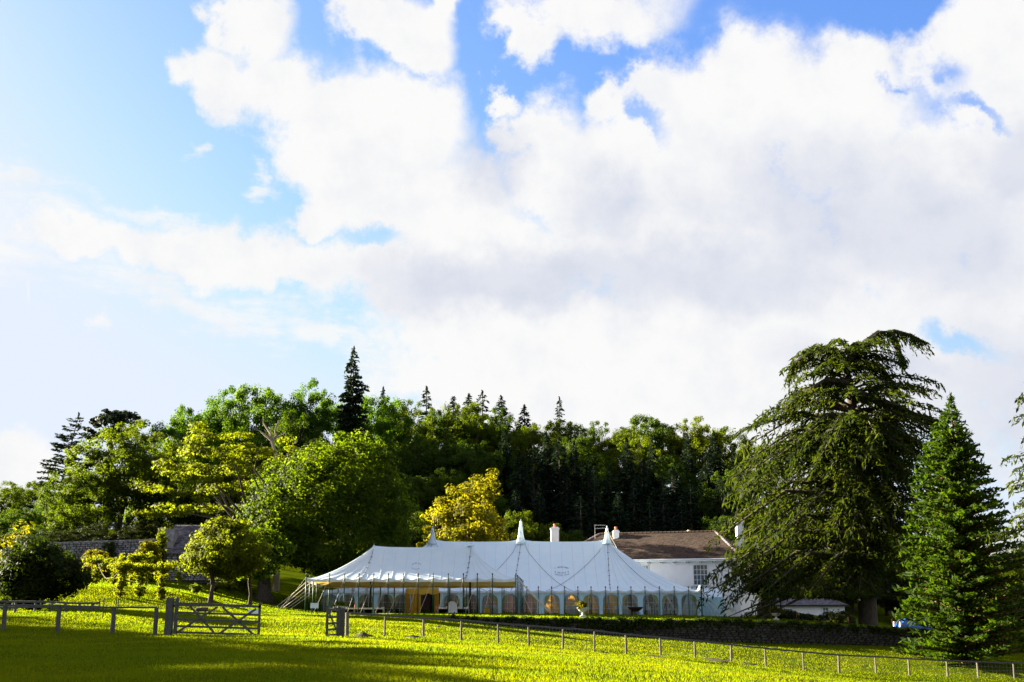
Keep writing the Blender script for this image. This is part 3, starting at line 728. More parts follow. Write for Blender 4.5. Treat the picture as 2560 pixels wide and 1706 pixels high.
ok = broadleaf(42, H=h, rx=7.3, base=0.10, nclump=480, per=190, rad=1.05, size=0.172, lobes=0.22, trunk_r=0.62, limbs=30, flat=0.8, inner=0.62)
root = plant('oak_tree', 'massive round dark green tree with thick trunk left of the marquee', 'tree', ok, g, leaf=L_OAK, rot=2.2)
next(c for c in root.children if c.name.startswith('crown')).location = Matrix.Rotation(-2.2, 3, 'Z') @ Vector((4.9, 1.0, 0))
g = G(526, 80); h = P(530, 1288, 80).z - g.z
sm = broadleaf(43, H=h, rx=2.4, taper=0.45, base=0.23, nclump=330, per=90, rad=0.48, size=0.125, lobes=0.30, trunk_r=0.15, limbs=16, inner=0.6)
smr = plant('garden_tree', 'small neat tree with sun edged yellow crown on the lawn behind the gate', 'tree', sm, g, leaf=L_YELLOW, rot=0)
next(c for c in smr.children if c.name.startswith('crown')).location = (0.8, 0, 0)
g = G(625, 86); h = P(640, 1330, 86).z - g.z
sm2 = broadleaf(44, H=h, rx=2.7, base=0.32, nclump=150, per=60, rad=0.6, size=0.19, lobes=0.2, trunk_r=0.12, limbs=12, inner=0.5)
plant('garden_tree', 'slim dark trunked young tree standing before the massive round tree', 'tree', sm2, g, leaf=L_OAK, rot=0.9)
g = G(1180, 116.5); h = P(1175, 1172, 116.5).z - g.z
au = broadleaf(45, H=h, rx=4.3, base=0.12, nclump=200, per=100, rad=0.8, size=0.19, lobes=0.35, trunk_r=0.28, limbs=24, inner=0.45, flat=0.65)
plant('autumn_tree', 'golden autumn tree glowing behind the marquee ridge', 'tree', au, g, leaf=L_AUTUMN, rot=1.2)
for (px, t, w, lf, lb) in [(1305, 1268, 110, L_OLIVE, 'olive shrub growing right beside the golden autumn tree'), (1375, 1300, 120, L_OLIVE, 'low brownish shrub behind the left house chimney'), (1450, 1318, 110, L_WOOD, 'dark rounded shrub behind the roof aerial'),
                           (1060, 1270, 110, L_OLIVE, 'yellowing shrub growing left beside the golden autumn tree'), (1825, 1280, 130, L_WOOD, 'dark green bush behind the hipped end of the house')]:
    tree_at(B_C, px, t, 126, w, lb, None, lf, name='shrub', cat='shrub')
# trees on the right, behind the cedar and bungalow
for (px, t, Y, w, k, lf) in [(2120, 1290, 135, 170, B_A, L_WOOD), (2215, 1330, 132, 170, B_B, L_WOOD), (2320, 1350, 128, 170, B_C, L_OLIVE), (2020, 1260, 140, 170, B_B, L_WOOD), (1950, 1200, 145, 190, B_C, L_WOOD), (2440, 1390, 122, 150, B_A, L_OLIVE), (2560, 1338, 118, 150, B_B, L_OLIVE)]:
    tree_at(k, px, t, Y, w, ('olive' if lf is L_OLIVE else 'dark green') + ' woodland tree standing beyond the cedar and the blue car', 'trees beyond the cedar', lf)
# trees outside the frame on the left whose shadow lies over the near field
for (x, y, h, w, k) in [(-61, 62, 16.6, 7.5, B_A), (-57, 51.6, 18, 7.5, B_B), (-63, 44.6, 20, 7.5, B_C), (-68, 39, 20, 7.5, B_B), (-60, 57, 17.6, 7, B_C), (-72, 33, 20, 7.5, B_A), (-58, 45, 18, 7, B_A), (-70, 66, 18, 7.5, B_B), (-67, 56, 20, 7.5, B_A), (-72, 48, 22, 8, B_B), (-78, 41, 22, 8, B_C)]:
    plant('broadleaf_tree', 'tall hedgerow tree at the far left side of the field', 'tree', k, (x, y, gz(x, y) - 0.1), (w / 7.7, w / 7.7, h / 18.0), x, L_WOOD, None, 'hedgerow trees beside the field')


def bush(name, label, px, Y, top, wpx, leaf, seed, per=60, nclump=120, size=0.16, rad=0.5, cat='bush', base=0.02, group=None, depth=None, py0=None, lobes=0.2):
    g = G(px, Y); h = P(px, top, Y).z - g.z; rx = wpx * MPP(Y) / 2
    ms = broadleaf(seed, H=h, rx=rx * 0.93, base=base, nclump=nclump, per=per, rad=rad, size=size, lobes=lobes, trunk_r=max(0.03, rx * 0.05), limbs=10, inner=0.55, ry=depth)
    return plant(name, label, cat, ms, g - Vector((0, 0, 0.05)), leaf=leaf, rot=0, group=group)


bush('rhododendron_bush', 'big dark rounded bush behind the rail fence', 85, 62, 1346, 250, L_RHODO, 51, per=130, nclump=280, size=0.115, rad=0.5, lobes=0.34)
bush('rhododendron_bush', 'rusty topped bush peeping over the big dark bush', 25, 66, 1340, 110, L_AUTUMN, 52, nclump=70)
bush('shrub', 'golden shrub against the stone outbuilding gable', 362, 96, 1348, 52, L_AUTUMN, 53, nclump=60, size=0.2)
bush('shrub', 'pinkish brown shrub mounded before the garden wall', 240, 97, 1378, 80, L_AUTUMN, 54, nclump=60, size=0.2)
for i, (px, Y, top, w, lb) in enumerate([(487, 88, 1462, 26, 'tiny round shrub on the sunlit lawn below the small neat tree'), (574, 98, 1455, 34, 'squat many stemmed shrub on the lawn beside the slim young tree'), (606, 102, 1450, 26, 'small golden shrub highest on the lawn near the massive tree'), (535, 96, 1458, 26, 'little yellow shrub on the lawn behind the small neat tree')]):
    bush('lawn_shrub', lb, px, Y, top, w, L_YELLOW, 60 + i, nclump=16, per=36, size=0.13, rad=0.25, cat='shrub', base=0.3)
for i, (px, Y, top, w, lb) in enumerate([(1962, 100, 1530, 60, 'dark clipped shrub beside the right stone urn'), (2008, 102, 1538, 34, 'smallest dark mound shrub before the bungalow'), (2085, 101, 1532, 95, 'wide dark shrub below the bungalow window')]):
    bush('terrace_shrub', lb, px, Y, top, w, L_DARK, 70 + i, nclump=60, size=0.14, rad=0.4, cat='shrub')
bush('shrub', 'sunlit yellow shrub beside the blue car', 2290, 104, 1508, 66, L_YELLOW, 75, nclump=60, size=0.2, rad=0.45)
g = G(447, 82); sap = MB(); sap.tube([g - Vector((0, 0, 0.2)), g + Vector((0.02, 0, 1.7))], 0.02, 5)
ms = broadleaf(77, H=2.0, rx=0.35, base=0.4, nclump=14, per=22, rad=0.2, size=0.1, trunk_r=0.02, limbs=4)
plant('sapling', 'thin staked sapling between the pergola and the small neat tree', 'tree', ms, g, leaf=L_YELLOW)

# --- great weeping cedar
YC = 89.0; cb = G(2166, YC); mp_ = MPP(YC)
cpath = [P(x, y, YC) - cb for (x, y) in ((2166, 1550), (2164, 1400), (2158, 1250), (2146, 1120), (2132, 1020), (2122, 950), (2116, 905), (2124, 872))]
cpath[0] = Vector((0, 0, 0)); zmax = cpath[-1].z
lo = np.array([(872, 1990), (905, 1960), (950, 1990), (990, 1960), (1020, 1985), (1055, 1900), (1095, 1850), (1160, 1825), (1260, 1812), (1400, 1812), (1500, 1820), (1545, 1840)], float)
ro = np.array([(872, 2170), (905, 2205), (950, 2240), (985, 2262), (1015, 2300), (1050, 2350), (1095, 2360), (1200, 2340), (1400, 2310), (1500, 2290), (1545, 2260)], float)
ztab = np.array([P(2140, y, YC).z - cb.z for y in lo[:, 0]])[::-1]; ltab = lo[::-1, 1]; rtab = ro[::-1, 1]; zrt = np.array([P(2140, y, YC).z - cb.z for y in ro[:, 0]])[::-1]
xc0 = 2150.0


def cedar_len(ph, t):
    i = t * 7; k = min(int(i), 6); z = (cpath[k].lerp(cpath[k + 1], i - k)).z; q = cpath[k].lerp(cpath[k + 1], i - k) + cb; xc = PXX(q.x, YC, q.z); mz = (YC * CP + (q.z - EYE) * SP) / F
    zt = z - 1.3 - 1.2 * (1 - t)                    # tips hang below the root of the bough
    lx = (xc - np.interp(zt, ztab, ltab)) * mz; rx = (np.interp(zt, zrt, rtab) - xc) * mz
    c = math.cos(ph); dep = 0.5 * (lx + rx) * 0.82; side = rx if c > 0 else lx
    L = math.sqrt((side * c) ** 2 + (dep * math.sin(ph)) ** 2)
    if t > 0.62 and math.sin(ph * 91.7 + t * 533) > 0.2: return 0.0
    if t < 0.16: L *= 1.0 if c < -0.2 else 0.6
    return max(L, 0.3) * (0.72 + 0.36 * abs(math.sin(ph * 2.7 + t * 31)))


def cedar_low(ph, t):
    L = cedar_len(ph, t); c = math.cos(ph)
    return L * (0.42 if (t < 0.2 and c > -0.35) else 1.0)


cm = conifer(81, 24, cedar_low, 24, 10, z0=0.05, z1=0.54, rise=0.18, drop=0.46, minz=lambda x: np.where(x > -7.4, 2.5, 0.45), twig=1.6, tstep=0.42, size=0.48, aspect=4.0, per=8, hang=1.15, trunk_r=0.75, start=0.2, path=cpath, jitter=0.14, upn=0.35, topn=False)
ced = plant('cedar_tree', 'huge weeping cedar with bent leaning crown beside the house', 'tree', cm, cb, leaf=L_CEDAR)
cu = conifer(89, 24, cedar_len, 13, 6, z0=0.48, rise=0.28, drop=0.28, twig=1.25, tstep=0.34, size=0.46, aspect=4.0, per=7, hang=0.75, trunk_r=0.12, start=0.15, path=cpath, jitter=0.2, upn=0.35, topn=False)
for nm, me_, mt in (('upper_bough', cu[0], M_BARK), ('upper_crown', cu[1], L_CEDAR)): obj(nm, me_, mt, ced, loc=(0, 0, 0))
# top boughs: the crooked leader sweeping right, the short arm to the left
def bough(pix, seedn, tw, Y=YC):
    pts = [P(x, y, Y) - cb for (x, y) in pix]; r = np.random.default_rng(seedn); acc = Acc(); tb = MB()
    tb.tube(pts, [0.3 * (1 - i / len(pts)) + 0.04 for i in range(len(pts))], 6)
    CC, NN, AA = [], [], []
    for i in range(len(pts) - 1):
        a, b = np.array(pts[i]), np.array(pts[i + 1]); n = max(int(np.linalg.norm(b - a) / 0.075), 2)
        for k in range(n):
            p = a + (b - a) * k / n; fw = unit((b - a)[None])[0]
            for sg in (-1, 1, 0):
                w = tw * (0.4 + 0.8 * r.random()); ld = fw * 0.6 + np.array([0, sg * 0.9, 0]) + r.normal(size=3) * 0.3; ld /= np.linalg.norm(ld); m = 5; u = (np.arange(m) + 0.5) / m
                pos = p + ld * (w * u)[:, None]; pos[:, 2] -= 1.0 * w * u ** 1.5
                al = np.repeat(ld[None], m, 0); al[:, 2] -= 1.2 * u; CC.append(pos); AA.append(al + r.normal(size=(m, 3)) * 0.25); nn = r.normal(size=(m, 3)) * 0.6; nn[:, 2] += 0.4; NN.append(nn)
    V, Fa = leaves(np.concatenate(CC), np.concatenate(NN), 0.115, r, 4.0, along=np.concatenate(AA)); acc.add(V, Fa)
    o1 = obj('bough', bpy.data.meshes.new('bough'), None, ced, loc=(0, 0, 0)); o1.data.from_pydata(tb.v, [], tb.f); o1.data.materials.append(M_BARK)
    obj('bough_foliage', acc.mesh('bough_foliage'), L_CEDAR, o1, loc=(0, 0, 0))


bough([(2116, 930), (2135, 890), (2165, 855), (2195, 832), (2235, 828), (2275, 838), (2312, 856)], 82, 1.0)
bough([(2225, 832), (2240, 860), (2250, 890), (2262, 908)], 83, 0.5)
bough([(2118, 915), (2080, 880), (2050, 872), (2010, 890), (1985, 912), (1970, 940)], 84, 0.9)
bough([(2120, 900), (2170, 905), (2215, 935), (2250, 985)], 85, 0.9)
bough([(2130, 980), (2200, 1000), (2270, 1030), (2335, 1052)], 86, 1.0, YC - 1)
bough([(2126, 960), (2070, 950), (2010, 985), (1965, 1020)], 87, 0.9, YC - 1)
# smaller dark companion trunk under the cedar's skirt
g = G(1908, 93); ms = broadleaf(88, H=6.0, rx=2.4, base=0.28, nclump=70, per=50, rad=0.6, size=0.2, trunk_r=0.42, limbs=8)
plant('yew_tree', 'short dark yew trunk under the hanging skirt of the cedar', 'tree', ms, g, leaf=L_DARK)

# --- dense conifer at the right
YQ = 72.5; qb = G(2402, YQ); mq = MPP(YQ)
qpath = [P(x, y, YQ) - qb for (x, y) in ((2402, 1660), (2400, 1500), (2396, 1350), (2390, 1200), (2383, 1090), (2377, 988))]; qpath[0] = Vector((0, 0, 0))
ql = np.array([(988, 2376), (1015, 2370), (1030, 2362), (1060, 2352), (1110, 2333), (1200, 2302), (1300, 2284), (1400, 2276), (1500, 2272), (1600, 2264), (1670, 2260)], float)
qr = np.array([(988, 2378), (1015, 2384), (1030, 2390), (1060, 2402), (1110, 2424), (1200, 2462), (1300, 2500), (1400, 2545), (1500, 2580), (1600, 2600), (1670, 2600)], float)
qz = np.array([P(2390, y, YQ).z - qb.z for y in ql[:, 0]])[::-1]


def seq_len(ph, t):
    i = t * 5; k = min(int(i), 4); p = qpath[k].lerp(qpath[k + 1], i - k); xc = PXX(qb.x + p.x, YQ, qb.z + p.z); mz = (YQ * CP + (qb.z + p.z - EYE) * SP) / F
    lx = (xc - np.interp(p.z, qz, ql[::-1, 1])) * mz; rx = (np.interp(p.z, qz, qr[::-1, 1]) - xc) * mz
    c = math.cos(ph); side = rx if c > 0 else lx; dep = 0.5 * (lx + rx)
    return max(math.sqrt((side * c) ** 2 + (dep * math.sin(ph)) ** 2), 0.12) * (0.86 + 0.2 * abs(math.sin(ph * 3.3 + t * 47)))


qm = conifer(91, 17, seq_len, 58, 9, z0=0.004, rise=0.20, drop=-0.06, minz=0.15, twig=0.62, tstep=0.34, size=0.36, aspect=3.0, per=5, hang=-0.35, trunk_r=0.30, start=0.04, path=qpath, jitter=0.08, upn=0.4)
plant('sequoia_tree', 'dense pointed green conifer in front of the cedar', 'tree', qm, qb, leaf=L_SEQ, bark=M_BARKR)
# --- drooping larch at the right edge
YL = 60.0; lb_ = G(2712, YL); ml = MPP(YL); Hl = P(2690, 860, YL).z - lb_.z
lm = conifer(92, Hl, lambda ph, t: 4.6 * (1 - t) ** 0.55 * (0.75 + 0.35 * abs(math.sin(ph * 2.1 + t * 21))) + 0.2, 20, 4, z0=0.42, rise=0.32, drop=0.22, twig=0.75, tstep=0.20, size=0.30, aspect=3.4, per=6, hang=1.3, trunk_r=0.3, start=0.15, jitter=0.1, upn=0.3)
plant('larch_tree', 'larch with hanging twigs reaching in past the pointed conifer', 'tree', lm, lb_, leaf=L_CEDAR, rot=0.6)


# ------------------------------------------------------------------ marquee
class Tent:
    def __init__(s, xL, xR, yF, yB, rl, rr, zE, zR, p, poles_x, kings=(), bump=0.0, zB=None):
        s.xL, s.xR, s.yF, s.yB, s.rl, s.rr, s.zE, s.zR, s.p = xL, xR, yF, yB, rl, rr, zE, zR, p
        s.yc = (yF + yB) / 2; s.hd = (yB - yF) / 2; s.poles_x = sorted(poles_x); s.kings = kings; s.bump = bump; s.zB = zE if zB is None else zB

    def d(s, x, y):
        return min(1.0, max(abs(y - s.yc) / s.hd, (s.rl - x) / (s.rl - s.xL), (x - s.rr) / (s.xR - s.rr), 0.0))

    def z(s, x, y):
        d = s.d(x, y); e = s.zE + (s.zB - s.zE) * min(1, max(0, (y - s.yF) / (s.yB - s.yF)))
        z = e + (s.zR - e) * (1 - d) ** s.p
        # the edge rides up at the poles and sags between them
        ps = s.poles_x; sag = 0.0
        for i in range(len(ps) - 1):
            if ps[i] <= x <= ps[i + 1]: sag = math.sin(math.pi * (x - ps[i]) / (ps[i + 1] - ps[i]))
        z += (0.07 - 0.14 * sag) * max(0, (d - 0.72) / 0.28) ** 2 * (1 if y < s.yc else 0.5)
        for k in s.kings: z += s.bump * math.exp(-(((x - k) / 0.7) ** 2 + ((y - s.yc) / 0.7) ** 2))
        if len(s.kings) > 1 and s.kings[0] < x < s.kings[-1]:
            for a, b in zip(s.kings[:-1], s.kings[1:]):
                if a < x < b: z -= 0.06 * math.sin(math.pi * (x - a) / (b - a)) * (1 - d)
        return z

    def roof(s, rings=18, nx=120, ny=28, dz=0.0):
        V, Fa = [], []; per = None
        for k in range(rings + 1):
            d = k / rings; d = d ** 0.9
            x0 = s.rl - d * (s.rl - s.xL); x1 = s.rr + d * (s.xR - s.rr); y0 = s.yc - d * s.hd; y1 = s.yc + d * s.hd
            pts = [(x0 + (x1 - x0) * i / nx, y0) for i in range(nx)] + [(x1, y0 + (y1 - y0) * i / ny) for i in range(ny)] + [(x1 + (x0 - x1) * i / nx, y1) for i in range(nx)] + [(x0, y1 + (y0 - y1) * i / ny) for i in range(ny)]
            per = len(pts)
            for (x, y) in pts: V.append((x, y, s.z(x, y) + dz))
        for k in range(rings):
            for i in range(per):
                j = (i + 1) % per; Fa.append((k * per + i, (k + 1) * per + i, (k + 1) * per + j, k * per + j))
        return V, Fa

    def line(s, a, b, n=14, off=0.03):
        return [Vector((a[0] + (b[0] - a[0]) * i / n, a[1] + (b[1] - a[1]) * i / n, s.z(a[0] + (b[0] - a[0]) * i / n, a[1] + (b[1] - a[1]) * i / n) + off)) for i in range(n + 1)]


def meshparts(V, Fa, name, m, parent, smooth=True):
    b = MB(); b.v = V; b.f = Fa; return b.build(name, m, parent, smooth)


def valance(t, name, parent, drop=0.27, sides='FRLB', lift=0.0, m=None):
    m = m or M_VAL
    for sd in sides:
        b = MB(); n = 130 if sd in 'FB' else 40; vs = []
        for i in range(n + 1):
            u = i / n
            if sd == 'F': x, y = t.xL + (t.xR - t.xL) * u, t.yF
            elif sd == 'B': x, y = t.xL + (t.xR - t.xL) * u, t.yB
            elif sd == 'L': x, y = t.xL, t.yF + (t.yB - t.yF) * u
            else: x, y = t.xR, t.yF + (t.yB - t.yF) * u
            z = t.z(x, y); o = 0.012 * math.sin(u * n * 0.9)
            zl = (t.zE + (t.zB - t.zE) * (y - t.yF) / (t.yB - t.yF)) - drop + 0.02 * math.sin(u * n * 0.35)
            ox, oy = (0, -o - 0.02) if sd == 'F' else (0, o + 0.02) if sd == 'B' else (-o - 0.02, 0) if sd == 'L' else (o + 0.02, 0)
            vs += [(x + ox, y + oy, z + lift), (x + ox * 1.6, y + oy * 1.6, zl)]
        b.add(vs, [(2 * i, 2 * i + 1, 2 * i + 3, 2 * i + 2) for i in range(n)]); b.build(name, m, parent, True)


def pole(parent, x, y, ztop, r=0.035, m=None, finial=True):
    zb = gz(x, y); b = MB(); b.tube([(x, y, zb - 0.1), (x, y, ztop)], r, 8); o = b.build('pole', m or M_POLE, parent, True)
    if finial:
        f = MB(); f.lathe((x, y, ztop), [(0.0, 0), (0.03, 0.0), (0.028, 0.10), (0.05, 0.13), (0.055, 0.19), (0.03, 0.24), (0.0, 0.25)], 8); f.build('finial', M_DPOLE, o, True)
    return o


def rope(parent, a, b, r=0.018, sag=0.02, m=None, name='guy_rope'):
    a, b = Vector(a), Vector(b); L = (b - a).length; pts = []
    for i in range(6):
        t = i / 5; p = a.lerp(b, t); p.z -= sag * L * math.sin(math.pi * t); pts.append(p)
    o = MB().tube(pts, r, 5).build(name, m or M_ROPE, parent, True)
    return o


def stake(parent, p):
    MB().tube([Vector(p) + Vector((0, 0, -0.2)), Vector(p) + Vector((0.0, 0, 0.14))], 0.025, 6).build('stake', M_DPOLE, parent)


# ---- main marquee
YM, YMB = 98.0, 110.0
zE = P(1500, 1477, YM).z; zR = P(1300, 1353, 104).z
mx0, mx1 = XP(812, YM), XP(1754, YM)
kpx = (1081, 1302, 1518); kx = [XP(k, 104, 1350) for k in kpx]
wpx = [825, 868, 915, 964, 1006, 1129, 1178, 1225, 1275, 1323, 1380, 1429, 1478, 1527, 1575, 1627, 1675, 1723]
ppx = [812, 845, 880, 915, 950, 985, 1020, 1055, 1090, 1125, 1160, 1195, 1225, 1260, 1290, 1317, 1346, 1379, 1412, 1445, 1478, 1514, 1545, 1578, 1613, 1649, 1686, 1722, 1753]
mpx = [XP(p, YM) for p in ppx]
TM = Tent(mx0, mx1, YM, YMB, kx[0], kx[2], zE, zR, 1.45, mpx, kx, 0.14)
mq_root = thing('marquee', 'long white canvas marquee with three pole peaks and arched windows', 'marquee', (XP(1290, YM), YM, gz(XP(1290, YM), YM)))
V, Fa = TM.roof(20, 150, 30); meshparts(V, Fa, 'roof', M_CANVAS2, mq_root)
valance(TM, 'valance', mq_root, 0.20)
# cone caps over the king poles
for i, k in enumerate(kx):
    zt = P(kpx[i], (1320, 1303, 1320)[i], 104).z; zb = zR - 0.25; hgt = zt - zb
    prof = [(0.0, hgt), (0.05, hgt), (0.10, hgt * 0.98), (0.13, hgt * 0.82), (0.2, hgt * 0.55), (0.28, hgt * 0.3), (0.38, hgt * 0.12), (0.52, 0.0)][::-1]
    c = MB().lathe((k, 104, zb), prof, 20).build('pole_cap', M_CANVAS, mq_root, True)
    MB().lathe((k, 104, zb - 0.02), [(0.53, 0), (0.545, 0.03), (0.52, 0.06)], 20).build('cap_rim', M_SEAM, c, True)
    MB().lathe((k, 104, zt - 0.02), [(0.045, 0), (0.05, 0.18), (0.03, 0.2)], 8).build('cap_spike', M_CANVAS, c, True)
    b = MB().tube([(k, 104, gz(k, 104) - 0.1), (k, 104, zb + 0.3)], 0.09, 8).build('king_pole', M_DPOLE, mq_root, True)
# roof seams: panel joins down the slope and laced joins at the king poles
def seam(t, x_top, x_bot, parent, r=0.012, m=None, off=0.012):
    yt = t.yc - 0.3; return MB().tube(t.line((x_top, yt), (x_bot, t.yF + 0.03), 18, off), r, 4).build('roof_seam', m or M_SEAM, parent)


for px in range(860, 1750, 29):
    xb = XP(px, YM); u = (xb - mx0) / (mx1 - mx0); xt = kx[0] + (kx[2] - kx[0]) * u if False else min(max(xb, kx[0]), kx[2]) * 0.999
    if xb > kx[2] or xb < kx[0]: xt = kx[2] if xb > kx[2] else kx[0]
    seam(TM, xt, xb, mq_root)
for k, o_ in zip(kx, (-0.4, -0.9, -0.3)):
    s_ = seam(TM, k, k + o_, mq_root, 0.02, M_LINE, 0.02)
    pts = TM.line((k, TM.yc - 0.5), (k + o_, YM + 0.1), 9, 0.04)
    for q in pts[1:-1]: MB().bar(q - Vector((0.08, 0, 0)), q + Vector((0.06, 0, 0.02)), 0.04, 0.04).build('lacing_toggle', M_LINE, s_)
# storm ropes crossing the roof
for (a, b) in ((kx[1], XP(1432, YM)), (kx[1], XP(1168, YM)), (kx[2], XP(1366, YM)), (kx[0], XP(1215, YM)), (kx[0], XP(960, YM)), (kx[2], XP(1660, YM))):
    pts = TM.line((a, TM.yc - 0.15), (b, YM), 20, 0.06); pts[0].z += 0.9; pts[1].z += 0.45; pts[2].z += 0.2
    MB().tube(pts, 0.016, 5).build('storm_rope', M_LINE, mq_root, True)
    e = pts[-1]; d_ = 1 if b > a else -1
    rope(mq_root, e, (e.x + d_ * 1.0, YM - 1.5, gz(e.x + d_ * 1.0, YM - 1.5)), 0.014)
rope(mq_root, (kx[2], 104, zR + 1.0), (XP(1640, 111), 111.5, gz(XP(1640, 111), 111.5)), 0.025)
# walls with arched windows
mzf = lambda x: gz(x, YM) - 0.03
zWT = zE - 0.14; zAT = P(1500, 1486, YM).z; zAS = P(1500, 1499, YM).z; hwin = 19.6 * MPP(YM)
bounds = [mx0 + 0.02] + [0.5 * (XP(a, YM) + XP(b, YM)) for a, b in zip(wpx[:-1], wpx[1:])] + [mx1 - 0.02]
ent0, ent1 = XP(1030, YM), XP(1100, YM)
bounds[5] = None


def wavy(x, z, s=1.0): return 0.025 * math.sin(x * 5.1 + z * 2.0) * s + 0.018 * math.sin(x * 11.3 - z * 3.1) * s


def arch_panel(parent, x0, x1, xc, y, face, zb, zt, zat, zas, hw, curt=0, sd=0):
    """wall panel with an arched window: panel > window, curtain, arch_trim"""
    b = MB(); n = 14; arch = []
    for i in range(n + 1):
        t = i / n; x = xc - hw + 2 * hw * t; arch.append((x, zas + (zat - zas) * math.sqrt(max(0, 1 - (2 * t - 1) ** 2)) ** 0.9))
    Yf = lambda x, z: y + wavy(x, z) * face
    def strip(xa, xb, n=4, m=5):
        vs = [(xa + (xb - xa) * i / n, Yf(xa + (xb - xa) * i / n, zb + (zt - zb) * j / m), zb + (zt - zb) * j / m) for i in range(n + 1) for j in range(m + 1)]
        b.add(vs, [(i * (m + 1) + j, (i + 1) * (m + 1) + j, (i + 1) * (m + 1) + j + 1, i * (m + 1) + j + 1) for i in range(n) for j in range(m)])
    if xc - hw > x0 + 0.02: strip(x0, xc - hw)
    if x1 > xc + hw + 0.02: strip(xc + hw, x1)
    vs = [];
    for (x, z) in arch: vs += [(x, Yf(x, z), z), (x, Yf(x, zt), zt)]
    b.add(vs, [(2 * i, 2 * i + 2, 2 * i + 3, 2 * i + 1) for i in range(n)])
    b.add([(xc - hw, Yf(xc - hw, zas), zb), (xc + hw, Yf(xc + hw, zas), zb), (xc + hw, y, zb + 0.08), (xc - hw, y, zb + 0.08)], [(0, 1, 2, 3)])
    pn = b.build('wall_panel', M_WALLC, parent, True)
    w = MB(); vs = [];
    for (x, z) in arch: vs += [(x, y + 0.02 * face, zb + 0.06), (x, y + 0.02 * face, z + 0.01)]
    w.add(vs, [(2 * i, 2 * i + 2, 2 * i + 3, 2 * i + 1) for i in range(n)]); w.build('window', M_PVC, pn)
    MB().tube([(xc - hw, y - 0.03 * face, zb)] + [(x, y - 0.035 * face, z) for (x, z) in arch] + [(xc + hw, y - 0.03 * face, zb)], 0.022, 5).build('arch_trim', M_WALLC, pn, True)
    gb = MB()
    for fz in (0.33, 0.62): gb.bar((xc - hw, y + 0.01 * face, zb + (zat - zb) * fz), (xc + hw, y + 0.01 * face, zb + (zat - zb) * fz), 0.012, 0.014)
    for fx in (-0.33, 0.33): gb.bar((xc + hw * fx, y + 0.01 * face, zb), (xc + hw * fx, y + 0.01 * face, zas + (zat - zas) * 0.85), 0.012, 0.014, up=(1, 0, 0))
    gb.build('glazing_bar', M_VAL, pn)
    # tied-back curtains
    for side, mt, wd in ((-1, (M_CURT, M_CURT2)[sd % 2], 0.0), (1, (M_CURT2, M_CURT)[sd % 2], 0.0)):
        c = MB(); vs = []; m = 10; kx_ = 8
        full = sd % 6 == 0 and side < 0
        for j in range(m + 1):
            v = j / m; z = zat - 0.02 - (zat - zb - 0.05) * v
            wdt = hw * (0.95 - 0.80 * min(1, v * 1.6) ** 0.75 + 0.2 * max(0, v - 0.66)) if not full else hw * (0.9 - 0.3 * v)
            for i in range(kx_ + 1):
                u = i / kx_; vs.append((xc + side * (hw + 0.03 - wdt * u), y + (0.16 + 0.04 * math.sin(u * 19 + j * 0.3)) * face, z))
        c.add(vs, [(j * (kx_ + 1) + i, j * (kx_ + 1) + i + 1, (j + 1) * (kx_ + 1) + i + 1, (j + 1) * (kx_ + 1) + i) for j in range(m) for i in range(kx_)])
        c.build('curtain', mt, pn, True)
    return pn


for i, wp in enumerate(wpx):
    xc = XP(wp, YM)
    x0 = bounds[i] if bounds[i] is not None else ent1; x1 = bounds[i + 1] if bounds[i + 1] is not None else ent0
    zb = min(mzf(x0), mzf(x1)) - 0.02
    arch_panel(mq_root, x0, x1, xc, YM + 0.1, 1, zb, zWT + 0.12, zAT, zAS, hwin, sd=i)
# back wall with sunlit orange drapes, end walls
nb_ = 12
for i in range(nb_):
    x0 = mx0 + (mx1 - mx0) * i / nb_; x1 = mx0 + (mx1 - mx0) * (i + 1) / nb_
    b = MB(); vs = []
    for a in range(13):
        x = x0 + (x1 - x0) * a / 12
        for j in (0, 1): vs.append((x, YMB - 0.15 + 0.05 * math.sin(a * 1.7), (gz(x, YMB) - 0.05, zE + 0.1)[j]))
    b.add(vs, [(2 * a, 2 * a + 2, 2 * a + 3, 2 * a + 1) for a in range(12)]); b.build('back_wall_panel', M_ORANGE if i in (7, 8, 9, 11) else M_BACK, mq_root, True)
for x in (mx0 + 0.05, mx1 - 0.05):
    for i in range(5):
        ya, yb = YM + 0.12 + 11.7 * i / 5, YM + 0.12 + 11.7 * (i + 1) / 5; b = MB(); vs = []
        for a in range(9):
            y = ya + (yb - ya) * a / 8
            for j in (0, 1): vs.append((x + 0.03 * math.sin(a * 1.9), y, (gz(x, y) - 0.05, zE + 0.05)[j]))
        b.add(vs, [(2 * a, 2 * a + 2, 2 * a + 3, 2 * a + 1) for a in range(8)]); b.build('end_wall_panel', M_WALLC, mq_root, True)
for i, x in enumerate(mpx):
    pole(mq_root, x, YM - 0.03, zE + 0.12, 0.03)
    if ppx[i] > 1320 or ppx[i] < 830:
        ex = x + (0.9 if ppx[i] > 1700 else 0.25); g_ = (ex, YM - 1.7, gz(ex, YM - 1.7))
        rope(mq_root, (x, YM - 0.05, zE + 0.1), g_, 0.014, m=M_LINE); stake(mq_root, g_)
for j in range(5):
    y = YM + j * 2.6; g_ = (mx1 + 2.0, y - 0.3, gz(mx1 + 2.0, y - 0.3)); rope(mq_root, (mx1, y, zE + 0.1), g_, 0.022, m=M_ROPE); stake(mq_root, g_)
    pole(mq_root, mx1 + 0.03, y + 0.02, zE + 0.12, 0.03)
MB().lathe((mx1 - 0.05, YM + 0.1, zE - 0.02), [(0.36, 0.0), (0.26, 0.12), (0.16, 0.3), (0.13, 0.42), (0.0, 0.44)], 14).build('corner_cap', M_CANVAS, mq_root, True)
